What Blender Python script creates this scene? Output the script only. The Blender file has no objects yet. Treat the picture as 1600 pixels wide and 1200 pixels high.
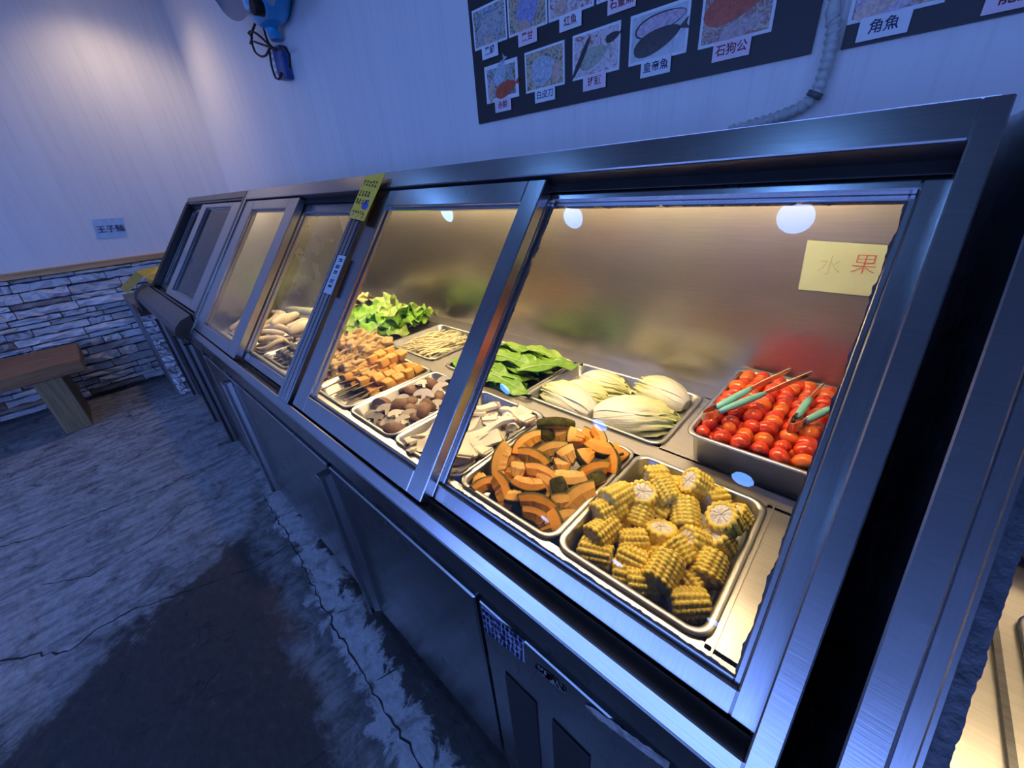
import bpy, math, random
from mathutils import Vector, Matrix, Euler, noise
S = bpy.context.scene
COL = S.collection
random.seed(7)
PI = math.pi

# ------------------------------------------------------------------ camera
R = [[0.73575696, 0.67362861, -0.06990134], [0.2669432, -0.38331526, -0.88420062], [-0.62241709, 0.63189707, -0.46184744]]
FPX = 613.0409
CAM = Vector((0.0, 0.0, 1.26))
cd = bpy.data.cameras.new('camera')
cd.sensor_width = 36.0
cd.lens = FPX / 1600.0 * 36.0
cd.clip_start = 0.01
cam = bpy.data.objects.new('camera', cd)
COL.objects.link(cam)
cam.matrix_world = Matrix(((R[0][0], -R[1][0], -R[2][0], CAM.x), (R[0][1], -R[1][1], -R[2][1], CAM.y), (R[0][2], -R[1][2], -R[2][2], CAM.z), (0, 0, 0, 1)))
S.camera = cam
# ------------------------------------------------------------------ world: blue dusk outside the open shop front
W = bpy.data.worlds.new('World'); S.world = W; W.use_nodes = True
bg = W.node_tree.nodes['Background']
bg.inputs[0].default_value = (0.185, 0.335, 1.0, 1)
bg.inputs[1].default_value = 5.9
# ------------------------------------------------------------------ colour management
S.view_settings.view_transform = 'Standard'
S.view_settings.look = 'None'
S.view_settings.gamma = 1.0
S.view_settings.use_curve_mapping = False
S.view_settings.exposure = 0.0
try:
    S.cycles.use_denoising = True
    S.cycles.max_bounces = 10
    S.cycles.transparent_max_bounces = 16
    S.cycles.sample_clamp_indirect = 6.0
    S.cycles.caustics_reflective = False
    S.cycles.caustics_refractive = False
except Exception:
    pass
LAMP_COL = (0.16, 0.40, 1.0)
DISC_L = 30.0        # radiance of the round ceiling downlights
TUBE_L = 135.0        # radiance of the tube inside the display case
TUBE_COL = (1.0, 0.72, 0.40)
WARM_W = 19.0         # warm spot near the far wall

# ------------------------------------------------------------------ helpers
def ray(u, v):
    a, b, c = u - 800.0, v - 600.0, FPX
    return Vector((R[0][0]*a + R[1][0]*b + R[2][0]*c, R[0][1]*a + R[1][1]*b + R[2][1]*c, R[0][2]*a + R[1][2]*b + R[2][2]*c))
def atz(u, v, z):
    q = ray(u, v); return CAM + q*((z - CAM.z)/q.z)
def aty(u, v, y):
    q = ray(u, v); return CAM + q*((y - CAM.y)/q.y)

class MB:
    def __init__(s): s.v = []; s.f = []; s.m = []; s.sm = []
    def add(s, vs, fs, mi=0, smooth=False):
        o = len(s.v); s.v += [tuple(p) for p in vs]
        for f in fs: s.f.append(tuple(o+i for i in f)); s.m.append(mi); s.sm.append(smooth)
    def hexa(s, p, mi=0):
        s.add(p, [(0,3,2,1),(4,5,6,7),(0,1,5,4),(1,2,6,5),(2,3,7,6),(3,0,4,7)], mi)
    def box(s, x0, x1, y0, y1, z0, z1, mi=0):
        s.hexa([(x0,y0,z0),(x1,y0,z0),(x1,y1,z0),(x0,y1,z0),(x0,y0,z1),(x1,y0,z1),(x1,y1,z1),(x0,y1,z1)], mi)
    def bev(s, x0, x1, y0, y1, z0, z1, b=.003, T=None, mi=0):
        # chamfered box
        vs = []; 
        for sx in (0,1):
            for sy in (0,1):
                for sz in (0,1):
                    X = (x0,x1)[sx]; Y = (y0,y1)[sy]; Z = (z0,z1)[sz]
                    dx = b if sx==0 else -b; dy = b if sy==0 else -b; dz = b if sz==0 else -b
                    vs += [(X,Y+dy,Z+dz),(X+dx,Y,Z+dz),(X+dx,Y+dy,Z)]
        idx = lambda sx,sy,sz,k: ((sx*2+sy)*2+sz)*3+k
        fs = []
        for a in (0,1):
            q=[idx(a,0,0,0),idx(a,1,0,0),idx(a,1,1,0),idx(a,0,1,0)]; fs.append(q if a else q[::-1])
            q=[idx(0,a,0,1),idx(0,a,1,1),idx(1,a,1,1),idx(1,a,0,1)]; fs.append(q if a else q[::-1])
            q=[idx(0,0,a,2),idx(1,0,a,2),idx(1,1,a,2),idx(0,1,a,2)]; fs.append(q if a else q[::-1])
        for a in (0,1):
            for c in (0,1):
                q=[idx(a,c,0,0),idx(a,c,1,0),idx(a,c,1,1),idx(a,c,0,1)]; fs.append(q if a!=c else q[::-1])
                q=[idx(a,0,c,0),idx(a,1,c,0),idx(a,1,c,2),idx(a,0,c,2)]; fs.append(q if a==c else q[::-1])
                q=[idx(0,a,c,1),idx(1,a,c,1),idx(1,a,c,2),idx(0,a,c,2)]; fs.append(q if a!=c else q[::-1])
        for sx in (0,1):
            for sy in (0,1):
                for sz in (0,1):
                    q=[idx(sx,sy,sz,0),idx(sx,sy,sz,1),idx(sx,sy,sz,2)]
                    fs.append(q if (sx+sy+sz)%2==1 else q[::-1])
        if T: vs = [T(*p) for p in vs]
        s.add(vs, fs, mi)
    def loops(s, L, mi=0, smooth=True, cap0=False, cap1=False, closed=True):
        n = len(L[0]); o = len(s.v)
        for l in L: s.v += [tuple(p) for p in l]
        for i in range(len(L)-1):
            for j in range(n if closed else n-1):
                k=(j+1)%n
                s.f.append((o+i*n+j, o+i*n+k, o+(i+1)*n+k, o+(i+1)*n+j)); s.m.append(mi); s.sm.append(smooth)
        if cap0: s.f.append(tuple(o+j for j in range(n))[::-1]); s.m.append(mi); s.sm.append(False)
        if cap1: s.f.append(tuple(o+(len(L)-1)*n+j for j in range(n))); s.m.append(mi); s.sm.append(False)
    def tube(s, path, r, n=8, mi=0, caps=True):
        P = [Vector(p) for p in path]; L = []; up = None
        for i, p in enumerate(P):
            d = (P[min(i+1,len(P)-1)] - P[max(i-1,0)]).normalized()
            if up is None: up = d.orthogonal().normalized()
            up = (up - d*up.dot(d)).normalized(); sd = d.cross(up)
            rr = r[i] if isinstance(r,(list,tuple)) else r
            L.append([p + (up*math.cos(2*PI*k/n) + sd*math.sin(2*PI*k/n))*rr for k in range(n)])
        s.loops(L, mi, True, caps, caps)
    def grid(s, fn, nu, nv, mi=0, smooth=True):
        o = len(s.v)
        for i in range(nu+1):
            for j in range(nv+1): s.v.append(tuple(fn(i/nu, j/nv)))
        for i in range(nu):
            for j in range(nv):
                a=o+i*(nv+1)+j; s.f.append((a,a+nv+1,a+nv+2,a+1)); s.m.append(mi); s.sm.append(smooth)
    def disc(s, c, r, n=24, ax='z', mi=0, flip=False):
        c=Vector(c); vs=[]
        for k in range(n):
            a=2*PI*k/n; x,y=r*math.cos(a),r*math.sin(a)
            vs.append(c+Vector({'z':(x,y,0),'y':(x,0,y),'x':(0,x,y)}[ax]))
        q=list(range(n)); s.add(vs,[q[::-1] if flip else q],mi)
    def mesh(s, name, mats, origin=(0,0,0)):
        me = bpy.data.meshes.new(name); ox,oy,oz = origin
        me.from_pydata([(a-ox,b-oy,c-oz) for a,b,c in s.v], [], s.f)
        for m in mats if isinstance(mats,(list,tuple)) else [mats]: me.materials.append(m)
        me.polygons.foreach_set('material_index', s.m)
        me.polygons.foreach_set('use_smooth', s.sm)
        me.update()
        return me

def props(o, label=None, cat=None, group=None, kind=None):
    if label: o['label'] = label
    if cat: o['category'] = cat
    if group: o['group'] = group
    if kind: o['kind'] = kind
    return o
WPOS = {}
def link(name, data, parent=None, loc=None, rot=None):
    o = bpy.data.objects.new(name, data)
    if loc is not None: o.location = loc
    if rot is not None: o.rotation_euler = rot
    if parent is not None: o.parent = parent
    COL.objects.link(o); return o
def thing(name, loc, label, cat, group=None):
    o = link(name, None, None, loc); o.empty_display_size = .05
    props(o, label, cat, group); WPOS[o] = Vector(loc); return o
def part(name, mb, mats, parent, label=None, kind=None):
    """a mesh given in world coordinates, as a child of an (unrotated) thing or part"""
    w = WPOS[parent]
    o = link(name, mb.mesh(name, mats, w), parent); WPOS[o] = w
    return props(o, label, None, None, kind)
def solo(name, mb, mats, origin, label=None, cat=None, group=None, kind=None):
    o = link(name, mb.mesh(name, mats, origin), None, origin); WPOS[o] = Vector(origin)
    return props(o, label, cat, group, kind)

# ------------------------------------------------------------------ materials
def new_mat(name):
    m = bpy.data.materials.new(name); m.use_nodes = True
    nt = m.node_tree; return m, nt, nt.nodes['Principled BSDF']
def N(nt, t, **kw):
    n = nt.nodes.new(t)
    for k, v in kw.items():
        if k in n.inputs: n.inputs[k].default_value = v
        else: setattr(n, k, v)
    return n
def coords(nt, scale=(1,1,1), rot=(0,0,0), kind='Object'):
    tc = N(nt,'ShaderNodeTexCoord'); mp = N(nt,'ShaderNodeMapping')
    mp.inputs['Scale'].default_value = scale; mp.inputs['Rotation'].default_value = rot
    nt.links.new(tc.outputs[kind], mp.inputs[0]); return mp.outputs[0]
def nz(nt, vec, scale=5, detail=4, rough=.5, dist=0):
    n = N(nt,'ShaderNodeTexNoise'); n.inputs['Scale'].default_value=scale; n.inputs['Detail'].default_value=detail
    n.inputs['Roughness'].default_value=rough; n.inputs['Distortion'].default_value=dist
    nt.links.new(vec, n.inputs['Vector']); return n.outputs['Fac']
def ramp(nt, fac, stops, interp='LINEAR'):
    r = N(nt,'ShaderNodeValToRGB'); r.color_ramp.interpolation = interp; e = r.color_ramp.elements
    while len(e) > len(stops): e.remove(e[-1])
    for i,(p,c) in enumerate(stops):
        if i >= len(e): e.new(p)
        e[i].position = p; e[i].color = tuple(c)+(1,) if len(c)==3 else c
    nt.links.new(fac, r.inputs[0]); return r.outputs[0]
def bump(nt, b, h, strength=.3, dist=.002):
    n = N(nt,'ShaderNodeBump'); n.inputs['Strength'].default_value=strength; n.inputs['Distance'].default_value=dist
    nt.links.new(h, n.inputs['Height']); nt.links.new(n.outputs[0], b.inputs['Normal'])
def g(v): return (v,v,v)
def mix(c, f): return tuple(min(1,x*f) for x in c)
def plain(name, col, rough=.5, metal=0.0, vary=.18, scale=30, bmp=0, spec=None, sss=0, coords_kind='Object', bscale=None):
    m, nt, b = new_mat(name)
    v = coords(nt, kind=coords_kind)
    f = nz(nt, v, scale, 4, .55)
    nt.links.new(ramp(nt, f, [(.3, mix(col,1-vary)), (.7, mix(col,1+vary))]), b.inputs['Base Color'])
    b.inputs['Roughness'].default_value = rough; b.inputs['Metallic'].default_value = metal
    if spec is not None: b.inputs['Specular IOR Level'].default_value = spec
    if bmp: bump(nt, b, nz(nt, v, bscale or scale*2, 3), bmp, .002)
    if sss:
        b.inputs['Subsurface Weight'].default_value = sss; b.inputs['Subsurface Radius'].default_value=(.01,.006,.003); b.inputs['Subsurface Scale'].default_value=.5
    return m
def steel(name, col=(.56,.57,.58), rough=.3, stretch=(2,60,60), vary=.12, smudge=.10):
    m, nt, b = new_mat(name)
    f = nz(nt, coords(nt, stretch), 6, 5, .6)
    s = nz(nt, coords(nt), 7, 3, .6)
    nt.links.new(ramp(nt, f, [(.25, mix(col,1-vary)), (.75, mix(col,1+vary))]), b.inputs['Base Color'])
    b.inputs['Metallic'].default_value = 1
    mm = N(nt,'ShaderNodeMath', operation='MULTIPLY_ADD'); mm.inputs[1].default_value = smudge*2; mm.inputs[2].default_value = rough-smudge
    nt.links.new(s, mm.inputs[0]); nt.links.new(mm.outputs[0], b.inputs['Roughness'])
    bump(nt, b, f, .06, .001)
    return m
def emit(name, col, strength):
    m, nt, b = new_mat(name)
    b.inputs['Base Color'].default_value = tuple(col)+(1,)
    b.inputs['Emission Color'].default_value = tuple(col)+(1,); b.inputs['Emission Strength'].default_value = strength
    return m
def glass_mat(name):
    m = bpy.data.materials.new(name); m.use_nodes = True; nt = m.node_tree; nt.nodes.clear()
    out = N(nt,'ShaderNodeOutputMaterial'); mx = N(nt,'ShaderNodeMixShader'); tr = N(nt,'ShaderNodeBsdfTransparent'); gl = N(nt,'ShaderNodeBsdfGlossy')
    tr.inputs[0].default_value = (.94,.96,.95,1); gl.inputs['Roughness'].default_value = .0
    fr = N(nt,'ShaderNodeFresnel'); fr.inputs[0].default_value = 1.5
    nt.links.new(fr.outputs[0], mx.inputs[0]); nt.links.new(tr.outputs[0], mx.inputs[1]); nt.links.new(gl.outputs[0], mx.inputs[2]); nt.links.new(mx.outputs[0], out.inputs[0])
    return m
M = {}
M['frame'] = steel('frame_steel', (.48,.48,.50), .25, (2,70,70), .08, .07)
M['frame_v'] = steel('door_frame_steel', (.48,.48,.50), .25, (70,6,6), .08, .07)
M['deck'] = steel('deck_steel', (.60,.58,.55), .34, (3,60,20), .10)
M['back'] = steel('back_panel_steel', (.42,.41,.40), .30, (2,40,60), .08, .05)
M['tray'] = steel('tray_steel', (.54,.54,.53), .32, (30,30,30), .06, .06)
M['front'] = steel('lower_door_steel', (.36,.37,.38), .26, (60,60,3), .15, .08)
M['dark_steel'] = steel('worn_dark_steel', (.15,.15,.155), .30, (5,60,60), .25)
M['black'] = plain('black_plastic', (.010,.010,.011), .55, spec=.25)
M['shadow'] = plain('cavity_shade_black', (.006,.006,.007), .9, spec=.08)  # near-black stands in for the shade in the vents and under the cases
M['glass'] = glass_mat('sliding_door_glass')
M['seal'] = plain('ragged_black_sealant', (.07,.075,.09), .4, vary=.5, scale=90, bmp=.6)
# ------------------------------------------------------------------ the room
def wall_mat(name, axis_scale):
    m, nt, b = new_mat(name)
    f = nz(nt, coords(nt, tuple(a*.55 for a in axis_scale)), 1.0, 5, .6)
    f2 = nz(nt, coords(nt, tuple(a*2.7 for a in axis_scale)), 1.0, 3, .6)
    mx = N(nt,'ShaderNodeMix', data_type='FLOAT'); mx.inputs[0].default_value=.30
    nt.links.new(f, mx.inputs[2]); nt.links.new(f2, mx.inputs[3])
    nt.links.new(ramp(nt, mx.outputs[0], [(.30,(.74,.74,.75)),(.44,(.80,.80,.80)),(.475,(.79,.79,.79)),(.49,(.745,.745,.75)),(.505,(.79,.79,.79)),(.60,(.82,.82,.82)),(.75,(.76,.76,.77))]), b.inputs['Base Color'])
    b.inputs['Roughness'].default_value = .42
    bump(nt, b, f2, .08, .002)
    return m
M['wallb'] = wall_mat('grained_white_panel_back', (15, 1, .35))
M['walll'] = wall_mat('grained_white_panel_left', (1, 15, .35))
M['ceil'] = plain('ceiling_paint', (.45,.45,.46), .8, vary=.05)
M['mortar'] = plain('dark_mortar', (.07,.07,.075), .9, vary=.4, scale=40, bmp=.5)

def floor_mat():
    m, nt, b = new_mat('wet_worn_concrete')
    v = coords(nt)
    tcs = N(nt,'ShaderNodeTexCoord'); sx = N(nt,'ShaderNodeSeparateXYZ'); nt.links.new(tcs.outputs['Object'], sx.inputs[0])
    big = nz(nt, v, 2.1, 7, .62, .4)
    fine = nz(nt, coords(nt,(1,1.5,1)), 30, 7, .72)
    mott = nz(nt, v, 9, 8, .74, .5)
    scr = nz(nt, coords(nt,(9,2,1),(0,0,.45)), 3.0, 6, .7, .5)
    def madd(a, m, c):
        n = N(nt,'ShaderNodeMath', operation='MULTIPLY_ADD'); nt.links.new(a, n.inputs[0]); n.inputs[1].default_value = m
        if isinstance(c, (int,float)): n.inputs[2].default_value = c
        else: nt.links.new(c, n.inputs[2])
        return n.outputs[0]
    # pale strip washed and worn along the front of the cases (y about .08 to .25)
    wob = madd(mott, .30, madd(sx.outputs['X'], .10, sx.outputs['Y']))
    strip = ramp(nt, wob, [(.135,g(0)),(.165,g(1)),(.245,g(1)),(.265,g(0))])  # upper stops leave floor by the cases dark: wet black and painted shade
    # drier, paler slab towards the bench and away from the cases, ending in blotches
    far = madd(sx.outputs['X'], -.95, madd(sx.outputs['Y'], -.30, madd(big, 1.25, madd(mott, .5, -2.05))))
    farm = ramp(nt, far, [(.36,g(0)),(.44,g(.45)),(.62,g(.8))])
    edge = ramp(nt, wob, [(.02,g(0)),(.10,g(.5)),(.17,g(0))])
    def mx(a, c, op='MAXIMUM'):
        n = N(nt,'ShaderNodeMath', operation=op); nt.links.new(a, n.inputs[0]); nt.links.new(c, n.inputs[1]); return n.outputs[0]
    speck = ramp(nt, mott, [(.40,g(.5)),(.50,g(1))])
    sc = ramp(nt, scr, [(.38,g(.45)),(.56,g(1))])
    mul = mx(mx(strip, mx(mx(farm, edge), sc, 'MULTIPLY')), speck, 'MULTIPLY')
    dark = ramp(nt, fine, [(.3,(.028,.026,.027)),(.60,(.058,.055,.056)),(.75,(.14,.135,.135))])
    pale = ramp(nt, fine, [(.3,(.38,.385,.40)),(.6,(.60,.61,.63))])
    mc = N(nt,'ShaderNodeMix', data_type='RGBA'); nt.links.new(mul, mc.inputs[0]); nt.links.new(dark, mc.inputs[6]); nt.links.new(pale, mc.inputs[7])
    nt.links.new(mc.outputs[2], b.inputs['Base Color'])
    nt.links.new(ramp(nt, mott, [(.35,g(.22)),(.6,g(.6))]), b.inputs['Roughness'])
    bump(nt, b, fine, .3, .004)
    return m
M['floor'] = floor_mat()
XL, YB, ZC = -4.2, 1.1, 2.6
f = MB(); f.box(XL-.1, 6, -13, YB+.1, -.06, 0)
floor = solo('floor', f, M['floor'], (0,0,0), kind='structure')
f = MB(); f.box(XL, 3.7, -5.2, YB, ZC, ZC+.08)
solo('ceiling', f, M['ceil'], (0,0,ZC), kind='structure')
f = MB(); f.box(XL, 3.7, YB, YB+.1, 0, ZC)
wall_back = solo('wall_back', f, M['wallb'], (0,YB,0), kind='structure')
f = MB(); f.box(XL-.1, XL, -5.2, YB+.1, .93, ZC, 0); f.box(XL-.1, XL, -5.2, YB+.1, 0, .93, 1)
wall_left = solo('wall_left', f, [M['walll'], M['mortar']], (XL,0,0), kind='structure')
M['crackdirt']=plain('dirt_in_crack',(.035,.034,.034),.9,vary=.4)
f = MB(); f.box(3.7, 3.8, -2.4, YB+.1, 0, ZC)
solo('added_wall_right', f, M['walll'], (3.7,0,0), kind='structure')  # unseen partial wall, added to hold back sky light from the right
f = MB(); f.box(-14, 16, -13.4, -13.0, -.06, 2.5)
solo('added_street_wall', f, plain('added_street_wall_grey',(.22,.21,.20),.8), (0,-13,0), kind='structure')  # unseen low wall added to darken reflections in the front steel
# cracks: narrow ragged splits in the slab
def crack(pts, w, seed):
    rnd = random.Random(seed); mb = MB(); P=[]
    for (x0,y0),(x1,y1) in zip(pts, pts[1:]):
        n = max(2, int(math.hypot(x1-x0,y1-y0)/.02))
        for i in range(n):
            t=i/n; P.append((x0+(x1-x0)*t+rnd.uniform(-.006,.006), y0+(y1-y0)*t+rnd.uniform(-.006,.006)))
    P.append(pts[-1]); L=[]
    for i,(x,y) in enumerate(P):
        a=P[max(0,i-1)]; c=P[min(len(P)-1,i+1)]; dx,dy=c[0]-a[0],c[1]-a[1]; l=math.hypot(dx,dy) or 1
        hw=w*rnd.uniform(.25,1)*(.3 if i in (0,len(P)-1) else 1)
        L.append([(x-dy/l*hw,y+dx/l*hw,.0006),(x,y,.0010),(x+dy/l*hw,y-dx/l*hw,.0006)])
    mb.loops(L, closed=False, smooth=False); return mb
def px_line(pts): return [tuple(atz(u,v,0)[:2]) for u,v in pts]
for i,(p,w) in enumerate([
    ([(-40,866),(60,838),(120,815),(245,765),(300,745),(365,708)],.006),
    ([(-40,1045),(0,1033),(40,1025),(110,1018),(150,985),(200,955),(290,925),(400,885),(455,850)],.006),
    ([(60,915),(140,900),(230,848),(290,790),(345,775),(372,770)],.0035),
    ([(412,775),(452,842),(480,900),(540,1010),(590,1090),(660,1200),(700,1262)],.0038),
    ([(430,868),(462,852),(480,850)],.003),([(585,1065),(610,1050),(640,1042)],.003),([(520,960),(548,950)],.003),
    ([(470,1200),(500,1180),(520,1170)],.003),([(310,1090),(345,1040)],.002),([(320,1095),(400,1068)],.002)]):
    part('crack', crack(px_line(p), w*.8, i), M['crackdirt'], floor)

# stacked ledge stones on the lower half of the left wall
def stone_mat(name, c):
    m, nt, b = new_mat(name); v = coords(nt,(1,1,4))
    f = nz(nt, v, 9, 6, .65, .4)
    nt.links.new(ramp(nt, f, [(.25,mix(c,.45)),(.5,c),(.75,mix(c,1.35))]), b.inputs['Base Color'])
    b.inputs['Roughness'].default_value=.8; bump(nt, b, f, .6, .006); return m
SM = [stone_mat('pale_ledge_stone',(.76,.75,.77)), stone_mat('grey_ledge_stone',(.60,.59,.61)), stone_mat('brown_ledge_stone',(.44,.35,.31)), stone_mat('light_ledge_stone',(.85,.83,.84))]
def stone_mesh(seed, mat):
    rnd = random.Random(seed); mb = MB(); nu,nv=6,2
    # unit stone: y in -.5...5 along the wall, z 0..1, x 0..1 outward
    pts={}
    for i in range(nu+1):
        for j in range(nv+1):
            y=-.5+i/nu+(0 if i in(0,nu) else rnd.uniform(-.05,.05)); z=j/nv+(rnd.uniform(-.16,.0) if j==nv else rnd.uniform(0,.13) if j==0 else rnd.uniform(-.18,.18))
            x=.62+rnd.uniform(-.34,.45)-(.14 if j!=1 else 0)
            pts[i,j]=(x,y,z)
    F=[pts[i,j] for i in range(nu+1) for j in range(nv+1)]
    B=[(0,p[1],p[2]) for p in F]
    n=len(F); fs=[]
    for i in range(nu):
        for j in range(nv):
            a=i*(nv+1)+j; fs.append((a,a+nv+1,a+nv+2,a+1))
    for i in range(nu):
        a=i*(nv+1); b_=a+nv+1; fs.append((a,a+n,b_+n,b_)); a+=nv; b_+=nv; fs.append((a,b_,b_+n,a+n))
    for j in range(nv):
        fs.append((j,j+1,j+1+n,j+n)); a=nu*(nv+1)+j; fs.append((a,a+n,a+1+n,a+1))
    mb.add(F+B, fs); return mb.mesh('stone', mat)
STONES = [stone_mesh(i, SM[[0,0,1,3,0,1,3,2,0,1,3,0][i]]) for i in range(12)]
def lay(parent, x, y0, y1, z0, z1, rnd, hmin, hmax, lmin, lmax):
    z = z0
    while z < z1-.012:
        h = min(rnd.uniform(hmin,hmax), z1-z)
        y = y0 + 0
        first=True
        while y < y1-.01:
            l = rnd.uniform(lmin,lmax)
            if first: l*=rnd.uniform(.3,1); first=False
            if y+l > y1-.05: l = y1-y
            o = link('stone', rnd.choice(STONES), parent, Vector((x, y+l/2, z))-WPOS[parent])
            o.scale = (rnd.uniform(.020,.046), l-.005, h-.004)
            y += l
        z += h
rnd = random.Random(3)
lay(wall_left, XL, -1.15, YB, .03, .905, rnd, .030, .088, .10, .36)
M['wood'] = None
def wood(name, c, sc=(1,14,14)):
    m, nt, b = new_mat(name); f = nz(nt, coords(nt, sc), 3, 6, .6, .8)
    nt.links.new(ramp(nt, f, [(.3,mix(c,.55)),(.55,c),(.75,mix(c,1.3))]), b.inputs['Base Color'])
    b.inputs['Roughness'].default_value=.55; bump(nt,b,f,.15,.002); return m
M['trimwood'] = wood('honey_wood_trim', (.62,.36,.16), (14,1,14))
M['bench'] = wood('brown_bench_wood', (.34,.16,.06), (14,1,14))
M['benchleg'] = wood('pale_bench_leg_wood', (.30,.20,.09), (14,14,1))
f = MB(); f.bev(XL, XL+.038, -5.2, YB, .905, .947, .004)
solo('trim_1', f, M['trimwood'], (XL,0,.9), kind='structure')
# low stone-clad pier beside the small case
f = MB(); f.box(-4.16, -3.63, .146, .62, 0, .70)
pier = solo('pillar_1', f, plain('pier_mortar',(.16,.16,.165),.85,bmp=.4), (-3.63,.38,0), kind='structure')
lay(pier, -3.63, .152, .62, .01, .64, random.Random(8), .03, .055, .10, .24)
# wooden bench along the left wall
t = thing('wooden_bench', (-3.8,-1.2,0), 'brown wooden bench standing along the stone-clad wall', 'bench')
f = MB(); f.bev(-4.12,-3.60,-2.3,-.21,.365,.445,.006); part('seat', f, M['bench'], t)
for y in (-.46,-1.45,-2.2):
    f = MB(); f.bev(-4.05,-3.615,y,y+.13,.0,.365,.004); part('leg', f, M['benchleg'], t)

# ------------------------------------------------------------------ lamps in the ceiling
M['disc'] = emit('blue_white_downlight_diffuser', LAMP_COL, DISC_L)
M['warmdisc'] = emit('warm_downlight_diffuser', (1,.72,.42), 10)
M['rim'] = plain('white_lamp_rim', (.7,.7,.7), .4)
def downlight(x, y, mat, label, group=None, r=.068):
    t = thing('ceiling_light', (x,y,ZC), label, 'lamp', group)
    L = [[(x+rr*math.cos(a),y+rr*math.sin(a),z) for a in [2*PI*k/28 for k in range(28)]] for rr,z in ((r+.016,ZC),(r+.014,ZC-.008),(r,ZC-.008),(r,ZC-.003))]
    mb = MB(); mb.loops(L); part('lamp_rim', mb, M['rim'], t)
    mb = MB(); mb.disc((x,y,ZC-.004), r+.0005, 28, flip=True); part('diffuser', mb, mat, t)
    return t
for x in (-.33,-1.43,-2.54):
    for y in (.10,-1.62,-3.97):
        downlight(x, y, M['disc'], f"round blue-white ceiling downlight, {('third','second','first')[(-.33,-1.43,-2.54).index(x)]} from the far wall in the {('back','middle','front')[(.10,-1.62,-3.97).index(y)]} row", 'ceiling downlights')
downlight(-3.78, .62, M['warmdisc'], 'warm ceiling downlight washing the far corner of the panelled wall')
sp = bpy.data.lights.new('warm_spot','SPOT'); sp.energy = WARM_W; sp.color=(1,.74,.50); sp.spot_size=2.4; sp.spot_blend=.8; sp.shadow_soft_size=.06
link('warm_spot', sp, None, (-3.78,.62,ZC-.03), (0,0,0))

# ------------------------------------------------------------------ refrigerated display cases
TY, TZ = .62, .785
def FP(x, s, o): return (x, .226+TY*s+TZ*o, .797+TZ*s-TY*o)
def fb(mb, x0, x1, s0, s1, o0, o1, b=.0015, mi=0): mb.bev(x0,x1,s0,s1,o0,o1,b,FP,mi)
def prism(mb, x0, x1, yz, mi=0):
    n=len(yz); vs=[(x0,y,z) for y,z in yz]+[(x1,y,z) for y,z in yz]
    fs=[tuple(range(n))[::-1], tuple(range(n,2*n))]+[(i,(i+1)%n,n+(i+1)%n,n+i) for i in range(n)]
    mb.add(vs,[f[::-1] for f in fs],mi)
def ragged(mb, x0, x1, s0, s1, o, side, w, seed, n=140, amp=1.0):
    """a torn strip of sealant along one edge of a pane; side says which edge is straight"""
    A=[];B=[]
    for i in range(n+1):
        t=i/n; ww=w*(1+amp*(.38*noise.noise(Vector((t*22,seed,0)))+.22*noise.noise(Vector((t*90,seed,3)))+.12*noise.noise(Vector((t*260,seed,7)))))
        if side=='r': A.append(FP(x1,s0+(s1-s0)*t,o)); B.append(FP(x1-ww,s0+(s1-s0)*t,o))
        if side=='l': A.append(FP(x0,s0+(s1-s0)*t,o)); B.append(FP(x0+ww,s0+(s1-s0)*t,o))
        if side=='b': A.append(FP(x0+(x1-x0)*t,s0,o)); B.append(FP(x0+(x1-x0)*t,s0+ww,o))
        if side=='t': A.append(FP(x0+(x1-x0)*t,s1,o)); B.append(FP(x0+(x1-x0)*t,s1-ww,o))
    off=Vector((0,TZ,-TY))*.0025
    mb.loops([A,B,[Vector(p)+off for p in B]], closed=False, smooth=False)
def sliding_door(case, x0, x1, s0, s1, o, wl, wr, wt, wb, seal='', seed=0, label=None):
    th=.022; mb=MB()
    fb(mb,x0,x0+wl,s0,s1,o,o+th); fb(mb,x1-wr,x1,s0,s1,o,o+th)
    fb(mb,x0+wl,x1-wr,s1-wt,s1,o,o+th); fb(mb,x0+wl,x1-wr,s0,s0+wb,o,o+th)
    d = part('sliding_door', mb, M['frame_v'], case, label)
    a,b_,c,e = x0+wl,x1-wr,s0+wb,s1-wt
    lip=MB(); k=.006
    for q in ((a,a+k,c,e),(b_-k,b_,c,e),(a+k,b_-k,c,c+k),(a+k,b_-k,e-k,e)): fb(lip,*q,o+.009,o+.016,.001)
    part('glazing_bead', lip, M['frame'], d)
    gm=MB(); gm.add([FP(a,c,o+.012),FP(b_,c,o+.012),FP(b_,e,o+.012),FP(a,e,o+.012)],[(0,1,2,3)]); part('glass_pane', gm, M['glass'], d)
    for i,ch in enumerate(seal):
        sm=MB(); ragged(sm,a,b_,c,e,o+.0105,ch,.0075,seed+i); part('sealant', sm, M['seal'], d)
    return d
M['track']=plain('track_channel_shade',(.035,.035,.038),.45,.4)  # dark colour stands in for the shade inside the door channels
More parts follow.
